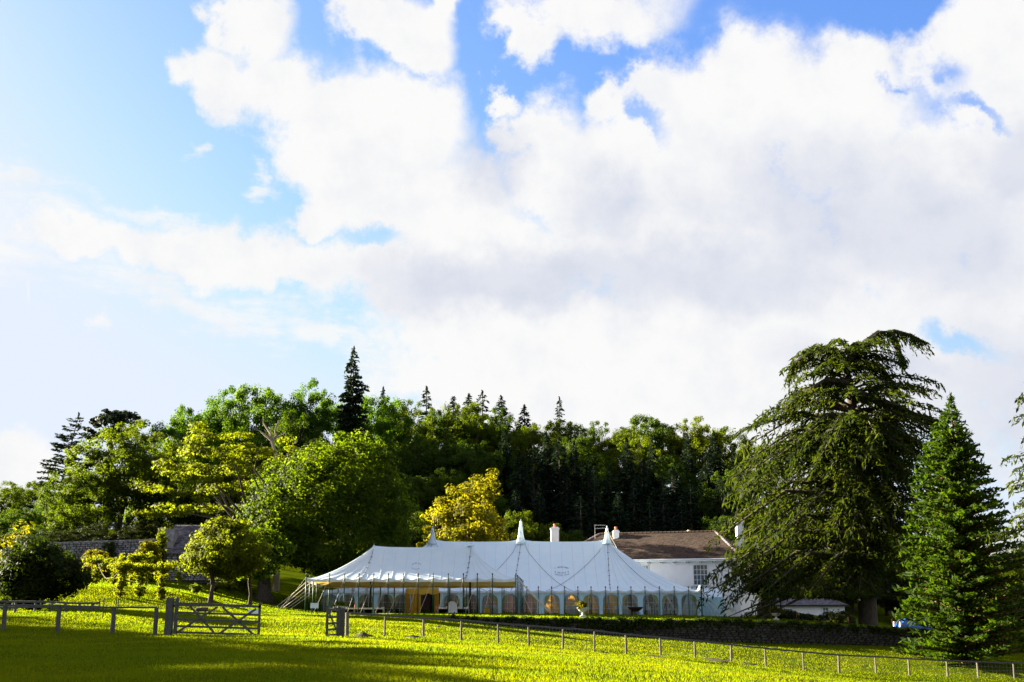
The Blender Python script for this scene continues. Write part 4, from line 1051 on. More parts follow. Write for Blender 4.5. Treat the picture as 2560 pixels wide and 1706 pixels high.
# faded maker's stamp on the roof, too worn to read: two bowed rows of small marks
def stamp(t, px, py, Y0, wid, rows, parent):
    b = MB()
    for (dy, bow, n, h) in rows:
        for i in range(n):
            u = (i + 0.5) / n * 2 - 1
            if random.random() < 0.12: continue
            x = XP(px, Y0, py) + u * wid / 2; y = Y0 + dy + bow * (1 - u * u); w_ = wid / n * random.uniform(0.5, 0.95); hh = h * random.uniform(0.7, 1.1)
            vs = [(x + a, y + c, t.z(x + a, y + c) + 0.02) for (a, c) in ((-w_ / 2, -hh / 2), (w_ / 2, -hh / 2), (w_ / 2, hh / 2), (-w_ / 2, hh / 2))]
            b.add(vs, [(0, 1, 2, 3)])
    o_ = b.build('printed_stamp', mat('faded_blue_print', (0.26, 0.34, 0.46), (0.38, 0.46, 0.57)), parent); o_['kind'] = 'stuff'


# ---- entrance drapes (between the open canopy and the marquee)
YE = 97.3
er = thing('entrance_drape', 'golden draped doorway leading from the canopy into the marquee', 'drape', (XP(1055, YE), YE, gz(XP(1055, YE), YE)))
for (a, b_, mt) in ((1013, 1024, M_DRAPE), (1024, 1052, M_DRAPE), (1086, 1097, M_DRAPE)):
    b = MB(); xa, xb = XP(a, YE), XP(b_, YE); n = 16; vs = []
    for i in range(n + 1):
        x = xa + (xb - xa) * i / n
        for j in range(5):
            z0 = gz(x, YE); v = j / 4; xs_ = x + (xb - x) * 0.18 * math.sin(math.pi * v) * (1 if a < 1060 else -0.3)
            vs.append((xs_, YE + 0.10 * math.sin(i * 1.5) + (0.02 if a == 1024 else 0), z0 - 0.02 + (zE + 0.15 - z0) * v))
    b.add(vs, [(i * 5 + j, (i + 1) * 5 + j, (i + 1) * 5 + j + 1, i * 5 + j + 1) for i in range(n) for j in range(4)]); b.build('curtain', mt, er, True)
b = MB(); vs = []; n = 30
for i in range(n + 1):
    x = XP(1016, YE) + (XP(1097, YE) - XP(1016, YE)) * i / n; zt = zE + 0.2
    vs += [(x, YE - 0.12, zt), (x, YE - 0.12 + 0.03 * math.sin(i), zt - 0.42 - 0.12 * abs(math.sin(i * math.pi / 10)))]
b.add(vs, [(2 * i, 2 * i + 2, 2 * i + 3, 2 * i + 1) for i in range(n)]); b.build('pelmet', M_DRAPE, er, True)

# ---- open canopy in front
YF_, YB_ = 88.0, 96.0
cpx = [764, 822, 860, 896, 933, 970, 1008, 1045, 1082, 1120, 1158, 1193, 1231, 1290]
zF = P(1030, 1447, YF_).z; zRc = P(1050, 1367, 92).z
TC = Tent(XP(764, YF_), XP(1290, YF_), YF_, YB_, XP(935, 92, 1367), XP(1177, 92, 1367), zF, zRc, 1.42, [XP(p, YF_) for p in cpx], (XP(935, 92, 1367), XP(1177, 92, 1367)), 0.06, zB=zF - 0.42)
cr = thing('canopy_tent', 'open sided white canopy tent with green poles and yellow lining', 'canopy', (XP(1030, YF_), YF_, gz(XP(1030, YF_), YF_)))
V, Fa = TC.roof(18, 120, 24); meshparts(V, Fa, 'roof', M_CANVAS, cr)
V, Fa = TC.roof(14, 90, 20, dz=-0.10); meshparts(V, Fa, 'ceiling_lining', M_LINING, cr)
valance(TC, 'valance', cr, 0.24)
# inner lining swag below the front edge
b = MB(); vs = []; n = 120
for i in range(n + 1):
    x = TC.xL + 0.15 + (TC.xR - TC.xL - 0.3) * i / n; vs += [(x, YB_ - 0.1, TC.zB + 0.02), (x, YB_ - 0.12, TC.zB - 0.22 + 0.05 * abs(math.sin(i * math.pi / 10)))]
b.add(vs, [(2 * i, 2 * i + 2, 2 * i + 3, 2 * i + 1) for i in range(n)]); b.build('lining_pelmet', M_LINING, cr, True)
for i, p in enumerate(cpx):
    x = XP(p, YF_); pole(cr, x, YF_ - 0.04, zF + 0.16, 0.042)
    g_ = (x + (random.uniform(-0.9, -0.5) if 0 < i < len(cpx) - 1 else (-1.6 if i == 0 else 1.2)), YF_ - 2.0, 0); g_ = (g_[0], g_[1], gz(g_[0], g_[1]))
    rope(cr, (x, YF_ - 0.06, zF + 0.12), g_, 0.012); stake(cr, g_)
for j in range(1, 6):
    y = YF_ + 8 * j / 5.0
    for x, sg in ((TC.xL, -1), (TC.xR + 0.12 * j, 1)):
        pole(cr, x, y, TC.zE + (TC.zB - TC.zE) * j / 5 + 0.14, 0.042)
        g_ = (x + sg * 2.6, y - 0.2, gz(x + sg * 2.6, y - 0.2)); rope(cr, (x, y, TC.zE + (TC.zB - TC.zE) * j / 5 + 0.1), g_, 0.03 if sg < 0 else 0.018, m=M_ROPE); stake(cr, g_)
for p in (830, 884, 919, 951, 986, 1123, 1166, 1199, 1255):
    pole(cr, XP(p, YB_), YB_, TC.zB + 0.05, 0.03, finial=False)
for p in (926, 1175):
    x = XP(p, 92); MB().tube([(x, 92, gz(x, 92) - 0.1), (x, 92, zRc - 0.05)], 0.085, 10).build('king_pole', M_DPOLE, cr, True)
x = XP(1177, 92, 1367); MB().lathe((x, 92, zRc + 0.02), [(0.3, 0), (0.2, 0.1), (0.09, 0.2), (0.07, 0.28), (0, 0.3)], 12).build('pole_cap', M_CANVAS, cr, True)
x = XP(935, 92, 1367); MB().lathe((x, 92, zRc + 0.02), [(0.12, 0), (0.08, 0.06), (0.02, 0.1), (0.012, 0.22), (0, 0.23)], 10).build('pole_cap', M_CANVAS, cr, True)
for px in range(790, 1290, 31):
    xb = XP(px, YF_); xt = min(max(xb, TC.rl), TC.rr); seam(TC, xt, xb, cr)
for (kx_, e) in ((TC.rl, XP(900, YF_)), (TC.rr, XP(1163, YF_))):
    s_ = seam(TC, kx_, e, cr, 0.02, M_LINE, 0.02)
    for q in TC.line((kx_, 91.6), (e, YF_ + 0.1), 6, 0.05)[1:]: MB().bar(q - Vector((0.09, 0, 0)), q + Vector((0.10, 0, 0.02)), 0.045, 0.04).build('lacing_toggle', M_LINE, s_)
random.seed(9)
stamp(TC, 1041, 1408, 90.2, 0.72, [(-0.22, -0.20, 9, 0.12), (0.10, 0.20, 8, 0.12)], cr)
stamp(TM, 1404, 1402, 101.0, 1.25, [(0.40, 0.14, 11, 0.20), (0.05, -0.16, 10, 0.16), (-0.22, -0.16, 12, 0.16)], mq_root)

# ---- small link tent at the right end
YK = 101.0
kr = thing('link_tent', 'small white box tent joining the marquee to the house', 'tent', (XP(1780, YK), YK, gz(XP(1780, YK), YK)))
xa, xb = XP(1748, YK), XP(1808, YK); z1 = P(1780, 1472, YK + 1.5).z; z2 = P(1780, 1494, YK).z; zb = gz(xa, YK) - 0.05
b = MB(); vs = [];
for i in range(9):
    x = xa + (xb - xa) * i / 8; sg = 0.03 * math.sin(i * 0.8)
    vs += [(x, YK - 0.06, z2 - sg), (x, YK + 1.6, z1), (x, YK + 3.2, z2)]
b.add(vs, [(3 * i + j, 3 * i + 3 + j, 3 * i + 4 + j, 3 * i + 1 + j) for i in range(8) for j in (0, 1)]); b.build('roof', M_CANVAS, kr, True)
for (ya, x0, x1, yb) in ((YK, xa, xa + 1.0, YK), (YK, xa + 1.0, xb, YK), (YK, xb, xb, YK + 3.2), (YK + 3.2, xa, xb, YK + 3.2)):
    b = MB(); vs = []
    for i in range(13):
        t = i / 12; x = x0 + (x1 - x0) * t; y = ya + (yb - ya) * t
        for j in range(4): vs.append((x + 0.02 * math.sin(i * 2), y + 0.05 * math.sin(i * 1.3 + j * 0.5), zb + (z2 + 0.03 - zb) * j / 3))
    b.add(vs, [(i * 4 + j, (i + 1) * 4 + j, (i + 1) * 4 + j + 1, i * 4 + j + 1) for i in range(12) for j in range(3)]); b.build('wall_panel', M_WALLC, kr, True)
for x in (xa + 0.85, xb + 0.03): MB().tube([(x, YK - 0.08, zb), (x, YK - 0.08, z2 + 0.05)], 0.035, 6).build('pole', M_SEAM, kr, True)

# ------------------------------------------------------------------ furniture under the canopy and on the terrace
def sofa(label, pa, pb, Y, zt_py, round_end=False):
    xa, xb = XP(pa, Y), XP(pb, Y); g = gz(0.5 * (xa + xb), Y); zt = P(pa, zt_py, Y).z; o = thing('sofa', label, 'sofa', (0.5 * (xa + xb), Y, g)); n = max(int((xb - xa) / 0.75), 1)
    MB().box(((xa + xb) / 2, Y + 0.45, g + 0.2), (xb - xa, 0.9, 0.34)).build('seat', M_SOFA, o)
    for i in range(n):
        w = (xb - xa) / n; cx = xa + w * (i + 0.5); hh = zt - g
        prof = [(-w / 2 + 0.015, 0), (w / 2 - 0.015, 0)] + ([(w / 2 - 0.015, hh * 0.6), (w / 2 - 0.1, hh * 0.86), (w / 2 - 0.25, hh)] if round_end and i == n - 1 else [(w / 2 - 0.015, hh)]) + [(-w / 2 + 0.015, hh)]
        m = len(prof); vs = [(cx + a, Y, g + c) for a, c in prof] + [(cx + a, Y + 0.2, g + c) for a, c in prof]
        MB().add(vs, [tuple(range(m)), tuple(range(2 * m - 1, m - 1, -1))] + [(i2, (i2 + 1) % m + 0, (i2 + 1) % m + m, i2 + m)[::-1] for i2 in range(m)]).build('back_cushion', M_SOFA, o)
    for cx in (xa + 0.1, xb - 0.1): MB().box((cx, Y + 0.55, g + 0.28), (0.16, 0.7, 0.52)).build('armrest', M_SOFA, o)
    for cx in (xa + 0.15, xb - 0.15): MB().box((cx, Y + 0.4, g + 0.02), (0.06, 0.06, 0.1)).build('foot', M_DPOLE, o)


sofa('long white sofa with rounded end under the canopy left of the doorway', 862, 959, 91.0, 1520, True)
sofa('white two seat sofa just right of the golden doorway', 1096, 1120, 91.0, 1519)
sofa('white sofa on the far side of the rounded covered chair', 1143, 1172, 91.0, 1519)
xc = XP(1131, 90.5); g = gz(xc, 90.5); o = thing('covered_chair', 'tall round backed chair under a pleated pale cover', 'chair', (xc, 90.5, g)); b = MB(); hw_ = 0.36; n = 24; vs = []
hb = P(1131, 1503, 90.5).z - g
for j in range(9):
    v = j / 8
    for i in range(n + 1):
        u = i / n * 2 - 1; zz = hb * (0.62 + 0.38 * math.sqrt(max(0, 1 - u * u))) * v; vs.append((xc + u * hw_ * (1 + 0.12 * (1 - v)), 90.5 + 0.02 * math.sin(i * 2.2) - 0.12 * (1 - u * u), g + zz))
b.add(vs, [(j * (n + 1) + i, j * (n + 1) + i + 1, (j + 1) * (n + 1) + i + 1, (j + 1) * (n + 1) + i) for j in range(8) for i in range(n)]); b.build('back_cover', M_SOFA, o, True)
MB().box((xc, 90.85, g + 0.24), (0.66, 0.6, 0.46), taper=0.95).build('seat_cover', M_SOFA, o)
# little yellow stool seen by a window
xc = XP(1217, 95); g = gz(xc, 95); o = thing('stool', 'small yellow covered stool under the canopy by a window', 'stool', (xc, 95, g)); MB().lathe((xc, 95, g), [(0.30, 0), (0.27, 0.25), (0.24, 0.46)], 14).build('skirt', M_DRAPE, o, True); MB().lathe((xc, 95, g + 0.46), [(0.26, 0), (0.27, 0.04), (0.2, 0.08)], 14).build('seat', M_CURT, o, True)


def urn(label, px, Y, top_py, wpx, plant_top, leafm, seed):
    x = XP(px, Y); g = gz(x, Y); zt = P(px, top_py, Y).z; h = zt - g; r = wpx * MPP(Y) / 2; o = thing('planter_urn', label, 'urn', (x, Y, g))
    MB().box((x, Y, g + 0.05), (r * 1.0, r * 1.0, 0.14)).build('plinth', M_URN, o)
    MB().lathe((x, Y, g + 0.1), [(r * 0.42, 0), (r * 0.36, 0.04), (r * 0.22, h * 0.2), (r * 0.2, h * 0.38), (r * 0.3, h * 0.44)], 16).build('stem', M_URN, o, True)
    MB().lathe((x, Y, g + 0.1 + h * 0.40), [(r * 0.25, 0), (r * 0.65, h * 0.12), (r * 0.88, h * 0.3), (r * 0.92, h * 0.42), (r * 1.05, h * 0.44), (r * 1.05, h * 0.50 - 0.0), (r * 0.9, h * 0.5)], 20).build('bowl', M_URN, o, True)
    rr = np.random.default_rng(seed); acc = Acc(); ph = P(px, plant_top, Y).z - zt; c = rr.normal(size=(30, 3)) * np.array([r * 0.42, r * 0.42, ph * 0.22]) + np.array([x, Y, zt + ph * 0.35])
    clump_leaves(acc, c, 0.15, 26, 0.10, rr, flat=0.9); me = acc.mesh('foliage'); obj('foliage', me, leafm, o)


urn('stone urn with bright yellow green planting beside the canopy left poles', 851, 84.5, 1517, 27, 1500, L_YELLOW, 1)
urn('stone urn of dark mixed flowers standing before the marquee windows', 1457, 82.5, 1521, 29, 1503, L_FLOWER, 2)
urn('stone urn with upright green plant near the bungalow', 1938, 84.0, 1535, 25, 1515, L_FLOWER, 3)

# fire bowl
x = XP(1588, 86); Yb = 86.0; g = gz(x, Yb); zt = P(1588, 1518, Yb).z; r = 19.5 * MPP(Yb); o = thing('fire_bowl', 'wide dark iron fire bowl on thin curved legs on the terrace', 'fire bowl', (x, Yb, g))
MB().lathe((x, Yb, zt - 0.34), [(0.02, 0.0), (r * 0.4, 0.04), (r * 0.75, 0.16), (r * 0.95, 0.29), (r, 0.34), (r * 0.97, 0.345), (r * 0.72, 0.2), (0.02, 0.06)], 24).build('bowl', M_IRON, o, True)
for k in range(4):
    a = k * math.pi / 2 + 0.5; MB().tube([(x + math.cos(a) * r * 0.5, Yb + math.sin(a) * r * 0.5, zt - 0.28), (x + math.cos(a) * r * 0.68, Yb + math.sin(a) * r * 0.68, zt - 0.42), (x + math.cos(a) * r * 0.72, Yb + math.sin(a) * r * 0.72, g - 0.04)], 0.025, 6).build('leg', M_IRON, o, True)
# garden torches
for (px, Y, t, lb) in ((1708, 84, 1524, 'rusty garden torch on the terrace beside the last arched window'), (1091, 86, 1513, 'thin garden torch right of the golden doorway'), (888, 86, 1510, 'reddish garden torch in front of the long white sofa'), (2117, 82, 1543, 'red topped torch on the sunlit lawn strip by the bungalow shrubs'), (2226, 82, 1547, 'red topped torch next to the blue car'), (2009 - 20, 92, 1535, 'small dark torch against the white bungalow wall')):
    x = XP(px, Y); g = gz(x, Y); zt = P(px, t, Y).z; o = thing('garden_torch', lb, 'torch', (x, Y, g)); MB().tube([(x, Y, g - 0.15), (x, Y, g + (zt - g) * 0.55)], 0.014, 6).build('stick', M_BARKR, o)
    MB().tube([(x, Y, g + (zt - g) * 0.5), (x, Y, zt)], [0.03, 0.045], 8).build('head', M_TORCH, o)
# notice boards on the lawn
for (px, Y, t, b_, w, lb) in ((787, 82, 1508, 1521, 20, 'pale blue notice board on two legs before the canopy ropes'), (635, 66, 1524, 1537, 26, 'blue and white notice board seen through the gate bars')):
    x = XP(px, Y); g = gz(x, Y); z1, z0 = P(px, t, Y).z, P(px, b_, Y).z; w *= MPP(Y); o = thing('notice_board', lb, 'sign', (x, Y, g)); MB().box((x, Y, (z0 + z1) / 2), (w, 0.03, z1 - z0)).build('board', M_SIGN, o); MB().box((x - w / 2 + 0.02, Y - 0.012, (z0 + z1) / 2), (0.05, 0.035, z1 - z0 + 0.01)).build('edge_strip', M_WHITE, o)
    for s in (-0.4, 0.4): MB().box((x + s * w, Y + 0.03, (g - 0.2 + z0 + 0.1) / 2), (0.04, 0.04, z0 + 0.1 - g + 0.2)).build('leg', M_WOOD, o)
# dark trough on the lawn behind the gate
x = XP(506, 66); g = gz(x, 66); zt = P(506, 1519, 66).z; o = thing('log_trough', 'dark hollow log trough on short legs behind the gate', 'trough', (x, 66, g)); hl = 0.34
MB().tube([(x - hl, 66, zt - 0.13), (x - hl * 0.8, 66, zt - 0.11), (x + hl * 0.8, 66, zt - 0.11), (x + hl, 66, zt - 0.12)], [0.09, 0.125, 0.13, 0.11], 10).build('log', M_BARK, o, True)
for s in (-0.2, 0.2): MB().box((x + s, 66, (g - 0.1 + zt - 0.2) / 2), (0.07, 0.14, zt - 0.2 - g + 0.16)).build('leg', M_BARK, o)
x = XP(1826, 99); g = gz(x, 99); o = thing('storage_box', 'small pale box by the house beside the link tent', 'box', (x, 99, g)); MB().box((x, 99, g + 0.38), (0.55, 0.5, 0.8)).build('body', M_WHITE, o); MB().box((x, 98.98, g + 0.8), (0.6, 0.56, 0.06)).build('lid', M_SIGN, o)


# ------------------------------------------------------------------ buildings
def tiled(name, m, parent, bl, br, tl, tr, tw=0.32, th=0.24, lift=0.03, seed=0):
    """overlapping courses of separate tiles over a slope given by its four corners"""
    bl, br, tl, tr = map(Vector, (bl, br, tl, tr)); rr = random.Random(seed); b = MB()
    nrm = (br - bl).cross(tl - bl).normalized(); up = ((tl + tr) / 2 - (bl + br) / 2); rows = max(int(up.length / th), 1)
    for j in range(rows):
        v0, v1 = j / rows, (j + 1.25) / rows
        a0, a1 = bl.lerp(tl, v0), br.lerp(tr, v0); c0, c1 = bl.lerp(tl, min(v1, 1)), br.lerp(tr, min(v1, 1)); L = (a1 - a0).length; n = max(int(L / tw), 1); o = 0.5 * (j % 2) / n
        for i in range(n + 1):
            u0, u1 = max(0, i / n - o), min(1, (i + 1) / n - o)
            if u1 - u0 < 0.002: continue
            e = rr.uniform(-0.006, 0.014); k0 = nrm * (lift + e + 0.022); k1 = nrm * (lift * 0.3); g_ = 0.02 * (u1 - u0)
            p = [a0.lerp(a1, u0 + g_) + k0, a0.lerp(a1, u1 - g_) + k0, c0.lerp(c1, u1 - g_) + k1, c0.lerp(c1, u0 + g_) + k1, a0.lerp(a1, u0 + g_) + nrm * 0.005, a0.lerp(a1, u1 - g_) + nrm * 0.005]
            b.add(p, [(0, 1, 2, 3), (4, 5, 1, 0)])
    o = b.build(name, m, parent); o['kind'] = 'stuff'
    MB().add([bl, br, tr, tl], [(0, 1, 2, 3)]).build('roof_boarding', M_DPOLE, parent)
    return o


def sash(parent, x, y, zb, w, h, nx, ny, ux, uy, nrm):
    """sash window set into a wall whose along-direction is u=(ux,uy): window > pane, glazing_bar, frame"""
    U = Vector((ux, uy, 0)); Nn = Vector(nrm); o0 = Vector((x, y, zb))
    wd = MB()
    q = [o0 - U * w / 2, o0 + U * w / 2, o0 + U * w / 2 + Vector((0, 0, h)), o0 - U * w / 2 + Vector((0, 0, h))]
    for i in range(4): wd.bar(q[i] + Nn * 0.02, q[(i + 1) % 4] + Nn * 0.02, 0.09, 0.09, up=Nn)
    fr = wd.build('window', M_WHITE, parent); gb = MB()
    for i in range(1, nx): a = o0 - U * w / 2 + U * w * i / nx + Nn * 0.015; gb.bar(a, a + Vector((0, 0, h)), 0.035, 0.03, up=Nn)
    for j in range(1, ny): a = o0 - U * w / 2 + Vector((0, 0, h * j / ny)) + Nn * 0.018; gb.bar(a, a + U * w, 0.05 if j == ny // 2 else 0.035, 0.03, up=Nn)
    gb.build('glazing_bar', M_WHITE, fr)
    for i in range(nx):
        for j in range(ny):
            a = o0 - U * w / 2 + U * (w * i / nx) + Vector((0, 0, h * j / ny)) + Nn * 0.004 + Nn * random.uniform(-0.003, 0.003); MB().add([a, a + U * w / nx, a + U * w / nx + Vector((0, 0, h / ny)) + Nn * random.uniform(-0.004, 0.004), a + Vector((0, 0, h / ny))], [(0, 1, 2, 3)]).build('pane', M_GLASS, fr)
    MB().bar(o0 - U * (w / 2 + 0.15) + Nn * 0.07 - Vector((0, 0, 0.09)), o0 + U * (w / 2 + 0.15) + Nn * 0.07 - Vector((0, 0, 0.09)), 0.16, 0.07, up=(0, 0, 1)).build('sill', M_URN, fr)


def chimney(parent, x, y, z0, z1, w, d, pot=M_POT, npot=1):
    c = MB(); c.box((x, y, (z0 + z1) / 2 - 0.1), (w, d, z1 - z0 - 0.2)); o = c.build('chimney', M_RENDER, parent)
    cc = MB(); cc.box((x, y, z1 - 0.15), (w + 0.12, d + 0.12, 0.14)); cc.box((x, y, z1 - 0.02), (w + 0.04, d + 0.04, 0.13), taper=0.72); cc.build('chimney_cap', M_RENDER, o)
    for i in range(npot): MB().lathe((x + (i - (npot - 1) / 2) * 0.4, y, z1 + 0.03), [(0.13, 0), (0.15, 0.03), (0.125, 0.12), (0.15, 0.33), (0.11, 0.34)], 10).build('chimney_pot', pot, o, True)


# ---- white house behind the marquee
xr, yr = XP(1852, 106.5), 106.5; xl, yl = XP(1392, 113.8), 113.8
U = Vector((xr - xl, yr - yl, 0)); LU = U.length; U.normalize(); NB = Vector((-U.y, U.x, 0))        # NB points away from the camera
hb = Vector((xl, yl, 0)); zg = gz(xr, yr) - 0.3
ho = thing('white_house', 'white rendered house with brown hipped tile roof behind the marquee', 'house', (0.5 * (xl + xr), 0.5 * (yl + yr), zg))
dep = 8.0; zEv = P(1850, 1397, 106.5).z; zRg = P(1770, 1329, 110.5).z
def HP(u, v, z): p = hb + U * u + NB * v; return Vector((p.x, p.y, z))
b = MB(); q = [(0, 0), (LU, 0), (LU, dep), (0, dep)]
for (a, c) in zip(q, q[1:] + q[:1]): b.add([HP(*a, zg), HP(*c, zg), HP(*c, zEv), HP(*a, zEv)], [(0, 1, 2, 3)])
b.build('wall', M_RENDER, ho)
ov = 0.45; hip = 3.1
E = [HP(-ov, -ov, zEv), HP(LU + ov, -ov, zEv), HP(LU + ov, dep + ov, zEv), HP(-ov, dep + ov, zEv)]; Rg = [HP(hip, dep / 2, zRg), HP(LU - hip, dep / 2, zRg)]
tiled('roof_tiles', M_TILE, ho, E[0], E[1], Rg[0], Rg[1], 0.30, 0.22, seed=1)
tiled('roof_tiles', M_TILE, ho, E[1], E[2], Rg[1], Rg[1] + U * 0.02, 0.30, 0.3, seed=2); tiled('roof_tiles', M_TILE, ho, E[2], E[3], Rg[1], Rg[0], 0.5, 0.4, seed=3); tiled('roof_tiles', M_TILE, ho, E[3], E[0], Rg[0], Rg[0] - U * 0.02, 0.3, 0.3, seed=4)
def ridge_tiles(a, b_, parent, m, r=0.10):
    a, b_ = Vector(a), Vector(b_); n = max(int((b_ - a).length / 0.4), 1)
    for i in range(n): MB().tube([a.lerp(b_, i / n) + Vector((0, 0, 0.04)), a.lerp(b_, (i + 1.04) / n) + Vector((0, 0, 0.05))], [r, r * 1.12], 7).build('ridge_tile', m, parent)
M_HIP = mat('hip_tile', (0.11, 0.08, 0.08), (0.20, 0.16, 0.16), rough=0.9, scale=4)
ridge_tiles(Rg[0], Rg[1], ho, M_TILE); ridge_tiles(Rg[1], E[1], ho, M_HIP); ridge_tiles(Rg[0], E[0], ho, M_HIP)
MB().bar(E[0] + Vector((0, 0, -0.10)) - NB * 0.02, E[1] + Vector((0, 0, -0.10)) - NB * 0.02, 0.04, 0.24).build('fascia', M_WHITE, ho)
MB().add([E[0] + Vector((0, 0, -0.2)), E[1] + Vector((0, 0, -0.2)), HP(LU, 0.02, zEv - 0.2), HP(0, 0.02, zEv - 0.2)], [(0, 1, 2, 3)]).build('soffit', M_CREAM, ho)
for i in range(int(LU / 1.25)):
    p = HP(0.7 + i * 1.25, -ov * 0.5, zEv - 0.29); MB().bar(p + NB * 0.22, p - NB * 0.2, 0.2, 0.16).build('eaves_bracket', M_RENDER, ho); MB().bar(p - NB * 0.19, p - NB * 0.225, 0.10, 0.09).build('bracket_end', M_DPOLE, ho)
MB().tube([E[0] + Vector((0, 0, -0.02)) - NB * 0.09, E[1] + Vector((0, 0, -0.02)) - NB * 0.09], 0.06, 8).build('gutter', M_WHITE, ho)
q_ = HP(LU - 0.5, -0.08, 0); MB().tube([(q_.x, q_.y, zg), (q_.x, q_.y, zEv - 0.35), tuple(HP(LU - 0.5, -ov, zEv - 0.1))], 0.045, 8).build('downpipe', M_SEAM, ho)
def u_of(px):
    d = ray(px, 1430); t = (hb.x * U.y - hb.y * U.x) / (d.x * U.y - d.y * U.x); return (Vector((d.x * t, d.y * t, 0)) - hb).dot(U), d.y * t
for pxc in (1751.5, 1605.5):
    uu, yy = u_of(pxc); zt, zb_ = P(1751, 1412, u_of(1751.5)[1]).z, P(1751, 1463, u_of(1751.5)[1]).z; p = HP(uu, -0.01, zb_); sash(ho, p.x, p.y, zb_, 37 * MPP(yy), zt - zb_, 4, 4, U.x, U.y, -NB)
p = HP(LU - 0.25, dep / 2, 0); chimney(ho, XP(1849, p.y, 1330), p.y, zEv - 0.5, P(1849, 1303, p.y).z, 0.62, 0.9)
p = HP(7.6, dep / 2, 0); chimney(ho, XP(1541, p.y, 1330), p.y + 0.5, zRg - 0.6, P(1541, 1326, p.y).z, 0.55, 0.6)
for (px, pm_) in ((1677, M_CREAM), (1478, M_POT)):
    p = HP(LU * 0.6, dep / 2, 0); x = XP(px, p.y, 1330); uq = (Vector((x, 0, 0)) - hb).dot(Vector((1, 0, 0))) / max(U.x, 0.1); q = HP(uq, dep / 2 + 0.2, zRg - 0.1); MB().lathe(q, [(0.13, 0), (0.16, 0.28), (0.13, 0.34), (0.1, 0.35)], 10).build('ridge_vent', pm_, ho, True)
# lower rear wing that carries the left chimney
xw0, xw1 = XP(1330, 120), XP(1500, 120); zw = zRg - 1.6; b = MB(); b.box(((xw0 + xw1) / 2, 121, (zw - 1.8 + zg) / 2), (xw1 - xw0, 6, zw - 1.8 - zg)); b.build('wing_wall', M_RENDER, ho)
tiled('roof_tiles', M_TILE, ho, (xw0 - 0.3, 117.7, zw - 1.8), (xw1 + 0.3, 117.7, zw - 1.8), (xw0, 121, zw), (xw1, 121, zw), 0.4, 0.3, seed=5); tiled('roof_tiles', M_TILE, ho, (xw1 + 0.3, 124.3, zw - 1.8), (xw0 - 0.3, 124.3, zw - 1.8), (xw1, 121, zw), (xw0, 121, zw), 0.6, 0.5, seed=6)
for xx in (xw0, xw1): MB().add([(xx, 118, zw - 1.85), (xx, 124, zw - 1.85), (xx, 121, zw - 0.02)], [(0, 1, 2)]).build('wing_gable', M_RENDER, ho)
chimney(ho, XP(1387, 120.5, 1330), 120.5, zw - 0.8, P(1387, 1319, 120.5).z, 20 * MPP(120.5), 0.8)
# roof aerial
q = HP(5.4, dep / 2 + 0.3, zRg); ax = XP(1487, q.y, 1320); zt = P(1487, 1312, q.y).z; ao = thing('roof_aerial', 'thin television aerial on the house roof', 'aerial', (ax, q.y, zRg - 0.3)); MB().tube([(ax, q.y, zRg - 0.9), (ax, q.y, zt)], 0.03, 6).build('mast', M_STEEL, ao)
for k, zz in enumerate((zt - 0.05, zt - 0.4)):
    bm_ = MB().tube([(ax - 0.05, q.y, zz), (ax + 1.1, q.y, zz + (0.06 if k else -0.02))], 0.018, 5).build('boom', M_STEEL, ao); e = MB()
    for j in range(8): e.tube([(ax + 0.1 + j * 0.13, q.y - 0.16, zz), (ax + 0.1 + j * 0.13, q.y + 0.16, zz)], 0.008, 4)
    e.build('aerial_element', M_STEEL, bm_)

# ---- white bungalow beneath the cedar
Yb = 122.0; xa, xb = XP(1930, Yb), XP(2110, Yb); zt = P(2000, 1513, Yb).z; zr = P(2000, 1476, Yb + 3).z; zb_ = gz(xb, Yb) - 0.4
bo = thing('bungalow', 'low white bungalow with grey slate hipped roof beneath the cedar', 'house', ((xa + xb) / 2, Yb, zb_))
MB().box(((xa + xb) / 2, Yb + 3.5, (zt + zb_) / 2), (xb - xa, 7, zt - zb_)).build('wall', M_RENDER, bo)
e0, e1, e2, e3 = [Vector(v) for v in ((xa - 0.3, Yb - 0.35, zt), (xb + 0.35, Yb - 0.35, zt), (xb + 0.35, Yb + 7.3, zt), (xa - 0.3, Yb + 7.3, zt))]; r0, r1 = Vector((xa + 2, Yb + 3.5, zr)), Vector((xb - 3.2, Yb + 3.5, zr))
tiled('roof_slates', M_SLATE, bo, e0, e1, r0, r1, 0.34, 0.26, seed=7); tiled('roof_slates', M_SLATE, bo, e1, e2, r1, r1 + Vector((0, 0.02, 0)), 0.34, 0.3, seed=8); tiled('roof_slates', M_SLATE, bo, e2, e3, r1, r0, 0.6, 0.5, seed=9); tiled('roof_slates', M_SLATE, bo, e3, e0, r0, r0 + Vector((0, 0.02, 0)), 0.4, 0.4, seed=10)
MB().bar(e0 - Vector((0, 0, 0.07)), e1 - Vector((0, 0, 0.07)), 0.05, 0.14).build('gutter', M_DPOLE, bo)
sash(bo, XP(2062, Yb), Yb - 0.02, P(2062, 1537, Yb).z, 0.62, 0.75, 2, 2, 1, 0, (0, -1, 0)); sash(bo, XP(1968, Yb), Yb - 0.02, P(1968, 1537, Yb).z, 0.95, 0.6, 2, 1, 1, 0, (0, -1, 0))

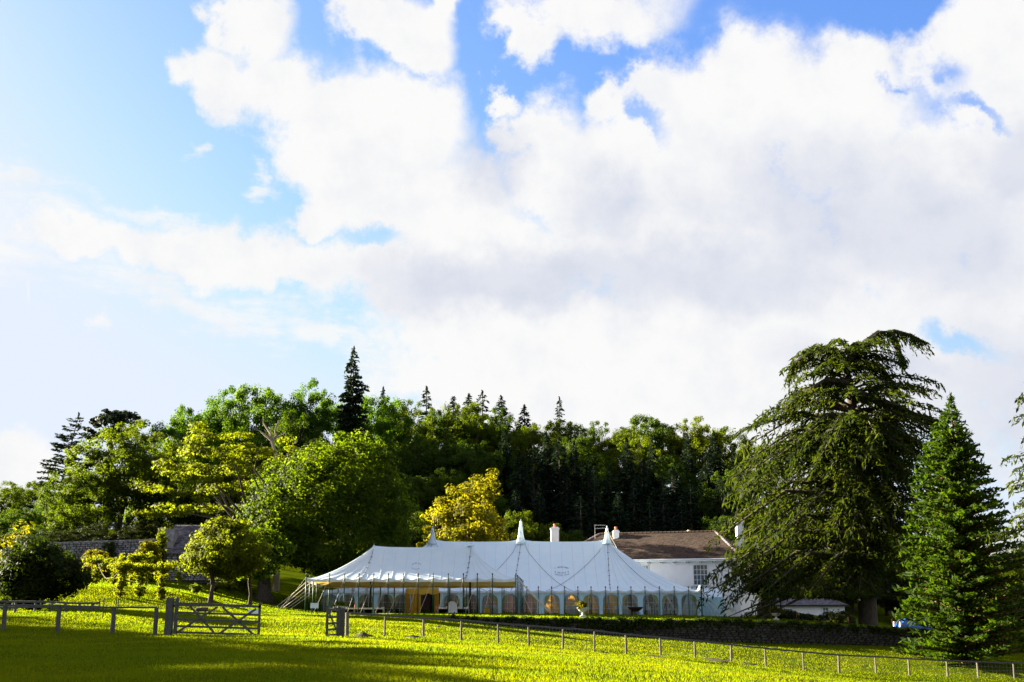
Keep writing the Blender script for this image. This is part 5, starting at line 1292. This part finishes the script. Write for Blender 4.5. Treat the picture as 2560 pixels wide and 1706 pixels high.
# ---- rubble walls
def rubble(parent, x0, x1, y, zlo, zhi, m, seed, avgw=0.32, avgh=0.15, nobj=0, face=-1):
    rr = random.Random(seed); cells = []; z = 0.0; H = max(zhi(x) - zlo(x) for x in np.linspace(x0, x1, 20))
    while z < H:
        hh = avgh * rr.uniform(0.7, 1.35); x = x0 - rr.random() * avgw
        while x < x1:
            w = avgw * rr.uniform(0.5, 1.6); xc = x + w / 2
            if x0 < xc < x1:
                top = zhi(xc); zc = top - z - hh / 2                     # courses follow the top
                if zc > zlo(xc) - 0.05: cells.append((xc, zc, w * 0.92, hh * 0.86))
            x += w
        z += hh
    cells.sort(key=lambda c: -c[2] * c[3]); rest = MB()
    for i, (xc, zc, w, hh) in enumerate(cells):
        b = MB() if i < nobj else rest
        d = 0.12 + rr.uniform(0, 0.07); st = random.getstate(); random.seed(i * 7 + seed)
        vs = [];
        for (sx, sz) in ((-1, -1), (1, -1), (1, 1), (-1, 1)):
            vs.append((xc + sx * w / 2 * random.uniform(0.85, 1.0), y + 0.02, zc + sz * hh / 2 * random.uniform(0.85, 1.0)))
        fr = [(v[0] * 0.86 + xc * 0.14, y - d * random.uniform(0.75, 1.05), v[2] * 0.86 + zc * 0.14) for v in vs]; random.setstate(st)
        b.add(vs + fr, [(4, 5, 6, 7), (0, 1, 5, 4), (1, 2, 6, 5), (2, 3, 7, 6), (3, 0, 4, 7)])
        if i < nobj: b.build('stone', m, parent)
    if rest.v: o = rest.build('small_stones', m, parent); o['kind'] = 'stuff'


xw0, xw1 = XP(1105, YW), XP(2480, YW)
zt_ = lambda x: gz(x, YW + 0.6) - 0.03; zl_ = lambda x: gz(x, YW - 0.7) - 0.06
wo = thing('terrace_wall', 'long low rubble stone wall holding up the terrace lawn', 'wall', ((xw0 + xw1) / 2, YW, zl_((xw0 + xw1) / 2)))
b = MB(); vs = []; n = 80
for i in range(n + 1):
    x = xw0 + (xw1 - xw0) * i / n; vs += [(x, YW + 0.02, zl_(x) - 0.4), (x, YW + 0.02, zt_(x) - 0.02), (x, YW + 0.32, zt_(x) - 0.02), (x, YW + 0.32, zl_(x) - 0.4)]
b.add(vs, [(4 * i + j, 4 * i + 4 + j, 4 * i + 4 + (j + 1) % 4, 4 * i + (j + 1) % 4) for i in range(n) for j in range(4)]); b.build('wall_core', M_MORTAR, wo)
rubble(wo, xw0, xw1, YW, zl_, zt_, M_STONE, 3, 0.36, 0.15, nobj=300)
# turf and ivy spilling over the wall head
rr = np.random.default_rng(8); acc = Acc(); xs = xw0 + (xw1 - xw0) * rr.random(900); wgt = 0.35 + 0.65 * np.exp(-((xs - XP(1530, YW)) / 4.0) ** 2)
k = rr.random(900) < wgt + 0.1; xs = xs[k]; dz_ = rr.random(len(xs)) ** 1.6 * (0.25 + 0.75 * wgt[k]); zz = np.array([zt_(x) for x in xs]) - dz_ * 0.85 + 0.05
clump_leaves(acc, np.stack([xs, np.full(len(xs), YW - 0.14) + rr.normal(size=len(xs)) * 0.04, zz], 1), 0.2, 26, 0.10, rr, flat=0.7); o = obj('wall_ivy', acc.mesh('wall_ivy'), L_IVY); prop(o, 'dark ivy and turf hanging over the head of the terrace wall', 'ivy', kind='stuff')

# ---- garden wall and outbuilding on the left
Yg = 101.0; xa, xb = XP(40, Yg), XP(392, Yg); zta = P(60, 1362, Yg).z; ztb = P(390, 1350, Yg).z; ztop = lambda x: zta + (ztb - zta) * (x - xa) / (xb - xa); zlow = lambda x: gz(x, Yg) - 0.1
go = thing('garden_wall', 'high grey stone garden wall behind the pergola', 'wall', ((xa + xb) / 2, Yg, zlow((xa + xb) / 2)))
b = MB(); vs = []
for i in range(21):
    x = xa + (xb - xa) * i / 20; vs += [(x, Yg + 0.02, zlow(x) - 0.4), (x, Yg + 0.02, ztop(x)), (x, Yg + 0.45, ztop(x)), (x, Yg + 0.45, zlow(x) - 0.4)]
b.add(vs, [(4 * i + j, 4 * i + 4 + j, 4 * i + 4 + (j + 1) % 4, 4 * i + (j + 1) % 4) for i in range(20) for j in range(4)]); b.build('wall_core', M_MORTAR, go)
rubble(go, xa, xb, Yg, lambda x: ztop(x) - 2.4, ztop, M_GSTONE, 5, 0.30, 0.15, nobj=0)
for i in range(24): x = xa + (xb - xa) * (i + 0.5) / 24; MB().box((x, Yg + 0.2, ztop(x) + 0.05), ((xb - xa) / 24 * 0.97, 0.62, 0.1), jit=0.015).build('coping_stone', M_GSTONE, go)
rr = np.random.default_rng(12); acc = Acc(); c = np.stack([XP(268, Yg) + rr.normal(size=40) * 0.28, np.full(40, Yg - 0.2), ztop(XP(268, Yg)) - rr.random(40) * 2.2], 1); clump_leaves(acc, c, 0.25, 26, 0.14, rr); prop(obj('wall_climber', acc.mesh('wall_climber'), L_IVY), 'green climber hanging down the high garden wall', 'climber', kind='stuff')
Yo = 99.0; xa, xb = XP(398, Yo), XP(560, Yo); ze = P(420, 1384, Yo).z; zr = P(470, 1313, Yo + 3.2).z; zb_ = gz(xa, Yo) - 0.3
oo = thing('stone_outbuilding', 'old stone outbuilding with mottled slate roof beside the garden wall', 'outbuilding', ((xa + xb) / 2, Yo, zb_))
MB().box(((xa + xb) / 2, Yo + 3.2, (ze + zb_) / 2), (xb - xa, 6.4, ze - zb_)).build('wall', M_MORTAR, oo); rubble(oo, xa, xb, Yo, lambda x: zb_ + 0.3, lambda x: ze - 0.02, M_GSTONE, 6, 0.36, 0.18)
xrg = XP(437, Yo + 3.2, 1313)
tiled('roof_slates', M_SLATE, oo, (xa + 0.15, Yo - 0.35, ze - 0.05), (xb, Yo - 0.35, ze - 0.05), (xrg, Yo + 3.2, zr), (xb, Yo + 3.2, zr), 0.36, 0.24, seed=11); tiled('roof_slates', M_SLATE, oo, (xb, Yo + 6.6, ze), (xa, Yo + 6.6, ze), (xb, Yo + 3.2, zr), (xrg, Yo + 3.2, zr), 0.6, 0.5, seed=12)
tiled('roof_slates', M_SLATE, oo, (xa, Yo + 6.6, ze), (xa, Yo - 0.3, ze), (xrg, Yo + 3.3, zr), (xrg, Yo + 3.1, zr), 0.36, 0.3, seed=13)
MB().box((XP(410, Yo), Yo + 0.9, (P(410, 1322, Yo).z + zb_) / 2), (22 * MPP(Yo), 1.2, P(410, 1322, Yo).z - zb_)).build('gable_buttress', M_GSTONE, oo)
rr = np.random.default_rng(13); acc = Acc(); c = np.stack([XP(393, Yo) + rr.normal(size=70) * 0.22, np.full(70, Yo - 0.25) + rr.normal(size=70) * 0.1, zb_ + (P(393, 1335, Yo).z - zb_) * rr.random(70)], 1); clump_leaves(acc, c, 0.3, 28, 0.15, rr); prop(obj('wall_climber', acc.mesh('wall_climber'), L_YELLOW), 'sunlit climber up the corner of the stone outbuilding', 'climber', kind='stuff')

# ------------------------------------------------------------------ rose pergola
po = thing('rose_pergola', 'rustic pergola smothered in golden leaved climbing roses', 'pergola', G(320, 78))
cols = [(235, 1462, 88, 1398), (301, 1494, 74, 1412), (348, 1496, 75, 1416), (402, 1491, 75.5, 1413), (325, 0, 84, 1388), (362, 0, 85, 1390), (282, 0, 86, 1400)]
tops = []
for i, (px, py, Y, top) in enumerate(cols):
    g = G(px, Y); zt = P(px, top, Y).z; MB().tube([g - Vector((0, 0, 0.3)), (g.x, Y, zt)], 0.06, 7).build('post', M_BARK, po)
    rr = np.random.default_rng(100 + i); acc = Acc(); n = 72 if i < 4 else 30; hh = zt - g.z; t = rr.random(n); c = np.stack([g.x + rr.normal(size=n) * (0.11 + 0.05 * t), Y + rr.normal(size=n) * (0.11 + 0.05 * t), g.z + 0.12 + hh * 0.85 * t], 1); clump_leaves(acc, c, 0.16, 26, 0.09, rr)
    n = 40 if i < 4 else 20; d = rr.normal(size=(n, 3)); c = np.array([g.x, Y, zt - 0.10]) + d * np.array([0.34, 0.34, 0.12]); clump_leaves(acc, c, 0.22, 30, 0.10, rr, flat=0.8); prop(obj('climbing_rose', acc.mesh('climbing_rose'), L_GOLD, po), kind='stuff'); tops.append(Vector((g.x, Y, zt)))
for (a, b_) in ((1, 2), (2, 3), (0, 6), (6, 4), (4, 5), (0, 1), (5, 3)):
    A, B_ = tops[a], tops[b_]; sg = 0.16 * (B_ - A).length ** 0.7; pts = [A.lerp(B_, t) - Vector((0, 0, sg * math.sin(math.pi * t) + 0.12)) for t in np.linspace(0, 1, 9)]; MB().tube(pts, 0.035, 5).build('swag_rope', M_BARK, po)
    rr = np.random.default_rng(200 + a * 10 + b_); acc = Acc(); n = 14; t = rr.random(n); c = np.array([tuple(A.lerp(B_, x) - Vector((0, 0, sg * math.sin(math.pi * x) + 0.1))) for x in t]) + rr.normal(size=(n, 3)) * np.array([0.16, 0.16, 0.12]); clump_leaves(acc, c, 0.16, 26, 0.09, rr); prop(obj('climbing_rose', acc.mesh('climbing_rose'), L_GOLD, po), kind='stuff')

# ------------------------------------------------------------------ fences and gates
def fence_post(parent, px, Y, top_py, w=0.10, m=None, lean=0.0, name='post'):
    g = G(px, Y); zt = P(px, top_py, Y).z; b = MB(); h = zt - g.z
    n = 8; prof = []
    vs = []
    for (f, s) in ((-0.25, 1.0), (0.35, 1.0 + random.uniform(-0.06, 0.06)), (0.75, 0.97), (1.0, 0.93)):
        for k in range(n): a = 2 * math.pi * k / n + 0.39; vs.append((g.x + lean * max(f, 0) * h + math.cos(a) * w * 0.56 * s, Y + math.sin(a) * w * 0.56 * s, g.z + f * h + (random.uniform(-0.01, 0.012) if f == 1 else 0)))
    b.add(vs, [(i * n + k, i * n + (k + 1) % n, (i + 1) * n + (k + 1) % n, (i + 1) * n + k) for i in range(3) for k in range(n)] + [tuple(range(3 * n, 4 * n))])
    b.build(name, m or M_POST, parent); return Vector((g.x + lean * h, Y, zt)), g


def rail(parent, a, b, w=0.05, h=0.085, m=None):
    a, b = Vector(a), Vector(b); n = 6; bb = MB(); pts = [a.lerp(b, i / n) + Vector((0, random.uniform(-0.006, 0.006), random.uniform(-0.012, 0.012) if 0 < i < n else 0)) for i in range(n + 1)]; vs = []
    for p in pts:
        for (y, z) in ((-w / 2, -h / 2), (-w / 2, h / 2 - 0.015), (0, h / 2), (w / 2, h / 2 - 0.015), (w / 2, -h / 2)): vs.append(p + Vector((0, y, z)))
    bb.add(vs, [(i * 5 + k, i * 5 + (k + 1) % 5, (i + 1) * 5 + (k + 1) % 5, (i + 1) * 5 + k) for i in range(n) for k in range(5)] + [(4, 3, 2, 1, 0), tuple(n * 5 + k for k in range(5))]); bb.build('rail', m or M_RAIL, parent)


random.seed(21)
rf = [(870, 50, 1532), (964, 52, 1539), (1060, 53.5, 1546), (1154, 55, 1551), (1246, 56.2, 1559), (1322, 57, 1565), (1406, 57.8, 1571), (1484, 58.5, 1577), (1563, 59.3, 1586), (1648, 60.2, 1594), (1733, 61.1, 1602), (1822, 62, 1612), (1907, 63, 1621), (2000, 64, 1630), (2087, 64.6, 1638), (2178, 65.2, 1642), (2260, 65.8, 1647), (2354, 66.5, 1652), (2430, 67, 1655), (2518, 67.5, 1658), (2610, 68, 1660)]
fo = thing('post_and_rail_fence', 'long post and rail fence with wire netting crossing the field', 'fence', G(1563, 59.3)); prev = None
for i, (px, Y, t) in enumerate(rf):
    tp, g = fence_post(fo, px, Y, t, 0.15 if i == 0 else random.uniform(0.085, 0.115), lean=random.uniform(-0.025, 0.025))
    if prev is not None:
        rail(fo, prev[0] + Vector((0, -0.02, 0.0)), tp + Vector((0, -0.02, 0.0)), 0.06, 0.085)
        if i >= 4:
            nb = MB(); a, b_ = prev[0], tp; ga, gb = prev[1], g; n = 10
            for k in range(1, n): q0 = ga.lerp(gb, k / n) - Vector((0, 0.05, 0)); q1 = a.lerp(b_, k / n) - Vector((0, 0.05, 0.05)); nb.tube([q0, q1], 0.003, 3, cap=False)
            for f in (0.12, 0.3, 0.5, 0.72): q0 = ga.lerp(a, f) - Vector((0, 0.05, 0)); q1 = gb.lerp(b_, f) - Vector((0, 0.05, 0)); nb.tube([q0, q1], 0.003, 3, cap=False)
            nb.build('wire_netting', M_WIRE, fo)
    prev = (tp, g)
lo_ = thing('rail_fence', 'grey single rail fence running to the gate', 'fence', G(200, 48)); prev = None
for i, (px, Y, t) in enumerate([(-120, 48.5, 1512), (15, 48, 1514), (150, 47.8, 1514), (287, 47.5, 1519), (393, 47.2, 1519)]):
    tp, g = fence_post(lo_, px, Y, t, 0.16, M_WOOD)
    if prev: rail(lo_, prev[0] + Vector((0, -0.02, 0)), tp + Vector((0, -0.02, 0)), 0.09, 0.075)
    prev = (tp, g)
bo_ = thing('garden_fence', 'old two rail fence in shade below the big dark bush', 'fence', G(120, 58)); prev = None
for i, (px, t) in enumerate([(-60, 1502), (-10, 1502), (40, 1503), (90, 1503), (132, 1504), (165, 1506), (200, 1507), (233, 1507), (250, 1499)]):
    Yk = 58.5; tp, g = fence_post(bo_, px, Yk, t, 0.12 if px < 240 else 0.05, M_WOOD)
    if prev:
        for f, fz in ((1.0, 0.0), (0.5, 0.0)): rail(bo_, prev[1].lerp(prev[0], f if px < 245 else 0.9 * f) + Vector((0, -0.03, -0.03)), g.lerp(tp, f if px < 245 else 0.8 * f) + Vector((0, -0.03, -0.03)), 0.05, 0.10, M_WOOD)
    prev = (tp, g)
for i, (px, t, lb) in enumerate(((260, 1494, 'tall thin dark stake at the end of the old two rail fence'), (293, 1497, 'paired thin stakes standing behind the third rail fence post'))):
    g = G(px, 58); zt = P(px, t, 58).z; b = MB()
    for dx in ((0,) if i == 0 else (-0.05, 0.05)): b.tube([(g.x + dx, 58, g.z - 0.2), (g.x + dx + 0.02, 58, zt - abs(dx))], 0.025, 6)
    if i: b.bar((g.x - 0.06, 57.98, g.z + 0.5), (g.x + 0.06, 57.98, g.z + 0.5), 0.03, 0.03)
    prop(b.build('stake', M_WOOD), lb, 'stake')


def gate(label, A, B, zb, zt, hz, hl, spike_l=0.0, flat=0.0, braces=2, sag=0.0, thick=0.08):
    """five bar gate from hinge end A to free end B; gate > upright, bar, brace, hinge"""
    A, B = Vector(A), Vector(B); o = thing('field_gate', label, 'gate', (A.x, A.y, zb)); D = (B - A); D.z = 0; L = D.length; D.normalize(); S = Vector((-D.y, D.x, 0))
    def Pt(u, z): p = A + D * u; return Vector((p.x, p.y, zb + z - sag * u / L))
    H = zt - zb
    b = MB(); b.bar(Pt(0.06, -0.02), Pt(0.06, H + spike_l), 0.13, thick * 1.3, up=S); b.lathe(Pt(0.06, H + spike_l - 0.02), [(0.065, 0), (0.06, 0.06), (0.03, 0.10), (0, 0.11)], 10); b.build('upright', M_WOOD, o)
    b = MB(); b.bar(Pt(L - 0.04, -0.06), Pt(L - 0.04, H + 0.12), 0.09, thick, up=S); b.build('upright', M_WOOD, o)
    b = MB(); b.bar(Pt(0.12, H - 0.06), Pt(L * 0.45, H - 0.04), thick, 0.15, up=(0, 0, 1)); b.bar(Pt(L * 0.45, H - 0.045), Pt(L, H - 0.055), thick, 0.10, up=(0, 0, 1)); b.build('bar', M_WOOD, o)
    for f in (0.68, 0.46, 0.24, 0.04): MB().bar(Pt(0.1, H * f), Pt(L - 0.05, H * f), thick * 0.35, 0.085, up=(0, 0, 1)).build('bar', M_WOOD, o)
    off = S * (thick * 0.42)
    if braces == 2:
        for (u0, z0, u1, z1) in ((0.14, 0.90, 0.48, 0.03), (0.02, 0.05, 0.50, 0.90), (0.52, 0.90, 0.93, 0.03), (0.50, 0.03, 0.95, 0.88)):
            kz = off * (1 if u0 in (0.14, 0.52) else -1); MB().bar(Pt(L * u0 + 0.1, H * z0) + kz, Pt(L * u1, H * z1) + kz, thick * 0.35, 0.085, up=(0, 0, 1)).build('brace', M_WOOD, o)
    else:
        MB().bar(Pt(0.1, H * 0.05) + off, Pt(L - 0.08, H * 0.9) + off, thick * 0.35, 0.085, up=(0, 0, 1)).build('brace', M_WOOD, o)
    for z in (H * 0.9, 0.05): MB().bar(Pt(-0.16, z), Pt(0.1, z), 0.07, 0.06).build('hinge', M_IRON, o)
    return o


Ygt = 47.0
def post_block(label, px, Y, top, w, name='gate_post'):
    g = G(px, Y); zt = P(px, top, Y).z; o = thing(name, label, 'post', g); b = MB(); b.box((g.x, Y, (g.z - 0.4 + zt - 0.05) / 2), (w, w, zt - 0.05 - g.z + 0.4), jit=0.008); b.build('shaft', M_WOOD, o); MB().box((g.x, Y, zt - 0.025), (w, w, 0.055), taper=0.8).build('top', M_WOOD, o); return g, zt


post_block('heavy square grey gate post at the hinge end of the wide gate', 426, Ygt, 1495, 0.27)
a = G(439, Ygt); bq = G(653, Ygt); zb_ = P(439, 1584, Ygt).z; zt = P(445, 1507, Ygt).z
gate('wide weathered five bar gate with crossed braces closed across the track', a, bq, zb_, zt, 0, 0, spike_l=0.16, sag=0.10)
post_block('square grey gate post holding the narrow open gate', 856, 49.5, 1520, 0.24)
a = G(848, 49.3); bq = G(819, 47.9); gate('narrow weathered gate standing open edge on', a, bq, P(819, 1592, 47.9).z, P(819, 1522, 47.9).z, 0, 0, spike_l=0.02, braces=1)

# molehills
for i, (px, Y, w, h, lb) in enumerate([(907, 50.3, 0.5, 0.22, 'tall dark molehill beside the first rail fence post'), (1030, 51.5, 0.62, 0.13, 'broad double molehill between the fence posts'), (1094, 66, 0.6, 0.14, 'low grassy lump below the terrace lawn'), (1503, 57.6, 0.40, 0.15, 'small dark molehill by the netted fence'), (1618, 58.5, 0.9, 0.12, 'scraped earth lump beneath the netted fence'), (1768, 60.2, 1.2, 0.13, 'long scraped earth bank beneath the netted fence'), (1850, 61.4, 0.8, 0.12, 'short scraped earth bank under the netted fence beyond the long one')]):
    g = G(px, Y); r = random.Random(i); b = MB(); n, m = 14, 6; vs = []
    for j in range(m + 1):
        v = j / m
        for k in range(n):
            a_ = 2 * math.pi * k / n; rad = w * (1 - v ** 1.3) * (1 + 0.25 * math.sin(a_ * 3 + i) + r.uniform(-0.12, 0.12)); vs.append((g.x + math.cos(a_) * rad + 0.15 * w * v, Y + math.sin(a_) * rad * 0.6, g.z - 0.04 + h * v * (1 + r.uniform(-0.1, 0.1)) + r.uniform(0, 0.02)))
    b.add(vs, [(j * n + k, j * n + (k + 1) % n, (j + 1) * n + (k + 1) % n, (j + 1) * n + k) for j in range(m) for k in range(n)]); prop(b.build('molehill', M_SOIL, None, True), lb, 'molehill')

# ------------------------------------------------------------------ blue car beside the cedar (tail to the left)
Yc_ = 94.0; xt0 = XP(2237, Yc_); gq = gz(xt0 + 2, Yc_); car = thing('parked_car', 'blue estate car parked beyond the terrace, half hidden by the pointed conifer', 'car', (xt0 + 2.1, Yc_, gq))
ztop = P(2260, 1546, Yc_).z; hc = min(max(ztop - gq, 1.4), 1.75); z0c = ztop - hc
prof = [(0.02, 0.30), (0.0, 0.55), (0.05, 0.86), (0.14, 0.97), (0.36, 0.0 + hc - 0.12), (0.5, hc - 0.02), (0.9, hc), (2.2, hc - 0.02), (2.55, hc - 0.12), (3.15, 0.98), (4.05, 0.86), (4.25, 0.68), (4.28, 0.4), (4.2, 0.28)]
b = MB(); n = len(prof); yw = 0.86; secs = [(-yw, 0.10), (-yw + 0.06, 0.0), (yw - 0.06, 0.0), (yw, 0.10)]; vs = []
for (yy, ins) in secs:
    for (px_, pz) in prof:
        tuck = 0.16 if pz > 1.0 else 0; sgn = 1 if yy > 0 else -1; vs.append((xt0 + px_ + (ins * 0.4 if px_ < 2 else -ins * 0.4), Yc_ + yy - sgn * tuck, z0c + pz - (ins * 0.15 if pz > 0.9 else 0)))
b.add(vs, [(s * n + i, s * n + (i + 1) % n, (s + 1) * n + (i + 1) % n, (s + 1) * n + i) for s in range(3) for i in range(n)] + [tuple(range(n - 1, -1, -1)), tuple(range(3 * n, 4 * n))]); b.build('body', M_CAR, car)
for (xa_, xb_, t0, t1) in ((0.42, 1.15, 0.52, 1.12), (1.22, 1.95, 1.22, 1.95), (2.02, 2.9, 2.02, 2.45)):
    MB().add([(xt0 + xa_, Yc_ - yw + 0.135, z0c + 1.0), (xt0 + xb_, Yc_ - yw + 0.135, z0c + 1.0), (xt0 + t1, Yc_ - yw + 0.15, z0c + hc - 0.15), (xt0 + t0, Yc_ - yw + 0.15, z0c + hc - 0.15)], [(0, 1, 2, 3)]).build('side_window', M_GLASS, car)
MB().add([(xt0 + 0.10, Yc_ - 0.6, z0c + 1.0), (xt0 + 0.10, Yc_ + 0.6, z0c + 1.0), (xt0 + 0.31, Yc_ + 0.55, z0c + hc - 0.14), (xt0 + 0.31, Yc_ - 0.55, z0c + hc - 0.14)], [(0, 1, 2, 3)]).build('rear_window', M_GLASS, car)
for s in (-1, 1): MB().box((xt0 + 0.09, Yc_ + s * 0.74, z0c + 0.98), (0.2, 0.2, 0.38), taper=0.8).build('tail_lamp', M_LAMPC, car)
for (dx, s) in ((0.85, -1), (0.85, 1), (3.4, -1), (3.4, 1)):
    t = MB(); c_ = Vector((xt0 + dx, Yc_ + s * 0.74, z0c + 0.31)); t.tube([c_ - Vector((0, 0.12, 0)), c_ + Vector((0, 0.12, 0))], 0.31, 18); w_ = t.build('wheel', M_RUBBER, car); MB().tube([c_ + Vector((0, s * 0.115, 0)), c_ + Vector((0, s * 0.135, 0))], 0.2, 14).build('rim', M_STEEL, w_)

# ------------------------------------------------------------------ guests dimly seen through the marquee windows
def person(label, px, Y, h, pose, cloth, face=-1, seed=0):
    x = XP(px, Y); g = gz(x, Y) + 0.01; k = h / 1.72; o = thing('person', label, 'person', (x, Y, g), 'guests inside the marquee')
    if pose == 'sit': hipz, kn, ft = 0.50, Vector((0, face * 0.42, 0.50)), Vector((0, face * 0.42, 0.06))
    else: hipz, kn, ft = 0.92, Vector((0, face * 0.04, 0.50)), Vector((0, 0, 0.06))
    J = {}; v, e, rd = [], [], []
    def add(p, r, par=None):
        v.append((x + p[0] * k, Y + p[1] * k, g + p[2] * k)); rd.append(r * k)
        if par is not None: e.append((par, len(v) - 1))
        return len(v) - 1
    pel = add((0, 0, hipz), 0.145); wai = add((0, 0, hipz + 0.2), 0.125, pel); ch = add((0, 0, hipz + 0.4), 0.15, wai); nk = add((0, 0, hipz + 0.56), 0.06, ch); hd0 = add((0, face * 0.01, hipz + 0.64), 0.075, nk); hd1 = add((0, face * 0.02, hipz + 0.74), 0.095, hd0); add((0, face * 0.01, hipz + 0.83), 0.07, hd1)
    for s in (-1, 1):
        sh = add((s * 0.19, 0, hipz + 0.48), 0.07, ch); el_ = add((s * 0.25, face * 0.06, hipz + 0.20), 0.05, sh); wr = add((s * 0.16, face * 0.30, hipz + 0.2), 0.035, el_); hn = add((s * 0.13, face * 0.38, hipz + 0.2), 0.04, wr)
        h0 = add((s * 0.09, face * 0.02, hipz - 0.03), 0.095, pel); k0 = add((s * 0.10, kn.y, kn.z - 0.02), 0.065, h0); f0 = add((s * 0.10, ft.y, 0.09), 0.045, k0); add((s * 0.10, ft.y + face * 0.15, 0.045), 0.04, f0)
    me = bpy.data.meshes.new('body'); me.from_pydata(v, e, []); me.update(); bd = obj('body', me, cloth, o); sk = bd.modifiers.new('skin', 'SKIN'); sv = me.skin_vertices[0].data
    for i, r in enumerate(rd): sv[i].radius = (r, r * 0.85)
    sv[0].use_root = True; ss = bd.modifiers.new('sub', 'SUBSURF'); ss.levels = 1; ss.render_levels = 1
    hz = g + (hipz + 0.75) * k; MB().lathe((x, Y - face * 0.015, hz - 0.02), [(0.09 * k, 0), (0.112 * k, 0.05), (0.10 * k, 0.11), (0.05 * k, 0.145), (0, 0.15)], 12).build('hair', M_HAIR, bd, True)


M_CL2 = mat('teal_cloth', (0.02, 0.06, 0.08), (0.03, 0.08, 0.11), rough=0.9); M_CL3 = mat('plum_cloth', (0.06, 0.02, 0.05), (0.09, 0.03, 0.07), rough=0.9)
person('person in dark jacket standing behind the sixth arched window from the corner cap', 1632, 100.2, 1.66, 'stand', M_CLOTH1, 1)
person('seated person in navy beside the standing guest', 1616, 99.9, 1.72, 'sit', M_CLOTH1, 1); person('seated person in teal beyond the standing guest', 1648, 99.9, 1.72, 'sit', M_CL2, 1)
person('person in dark navy standing behind the window next to the last', 1664, 100.2, 1.60, 'stand', M_CLOTH1, 1); person('seated person in plum behind the window next to the last', 1680, 99.8, 1.7, 'sit', M_CL3, 1); person('seated person in navy behind the flower urn window', 1472, 100.5, 1.72, 'sit', M_CLOTH1, 1)
def chair(px, Y, label):
    x = XP(px, Y); g = gz(x, Y); o = thing('banquet_chair', label, 'chair', (x, Y, g), 'chairs inside the marquee'); MB().box((x, Y, g + 0.45), (0.42, 0.42, 0.06)).build('seat', M_SOFA, o); MB().box((x, Y - 0.2, g + 0.72), (0.42, 0.04, 0.5)).build('backrest', M_SOFA, o)
    for sx in (-0.18, 0.18):
        for sy in (-0.18, 0.18): MB().box((x + sx, Y + sy, g + 0.2), (0.04, 0.04, 0.46)).build('leg', M_WOOD, o)
for px in (1616, 1648): chair(px, 99.95, 'chair under a seated guest beside the standing guest')
chair(1680, 99.85, 'chair under the seated guest in plum'); chair(1472, 100.55, 'chair under the guest behind the flower urn window')
for (px, Y, lb) in ((1560, 102.5, 'round white clothed table inside the marquee beyond the fire bowl'), (1640, 101.6, 'round white clothed table in front of the standing guest'), (1440, 102.5, 'round white clothed table inside near the flower urn window'), (1225, 102.5, 'round white clothed table inside behind the canopy')):
    x = XP(px, Y); g = gz(x, Y); o = thing('round_table', lb, 'table', (x, Y, g)); b = MB(); n = 40; vs = []
    for (rr_, zz) in ((0.75, 0.0), (0.82, 0.4), (0.85, 0.74)):
        for k in range(n): a_ = 2 * math.pi * k / n; q = rr_ * (1 + (0.05 * math.sin(k * 2.0) if zz < 0.7 else 0)); vs.append((x + math.cos(a_) * q, Y + math.sin(a_) * q, g + zz))
    b.add(vs, [(j * n + k, j * n + (k + 1) % n, (j + 1) * n + (k + 1) % n, (j + 1) * n + k) for j in range(2) for k in range(n)] + [tuple(range(2 * n, 3 * n))]); b.build('tablecloth', M_SOFA, o, True)
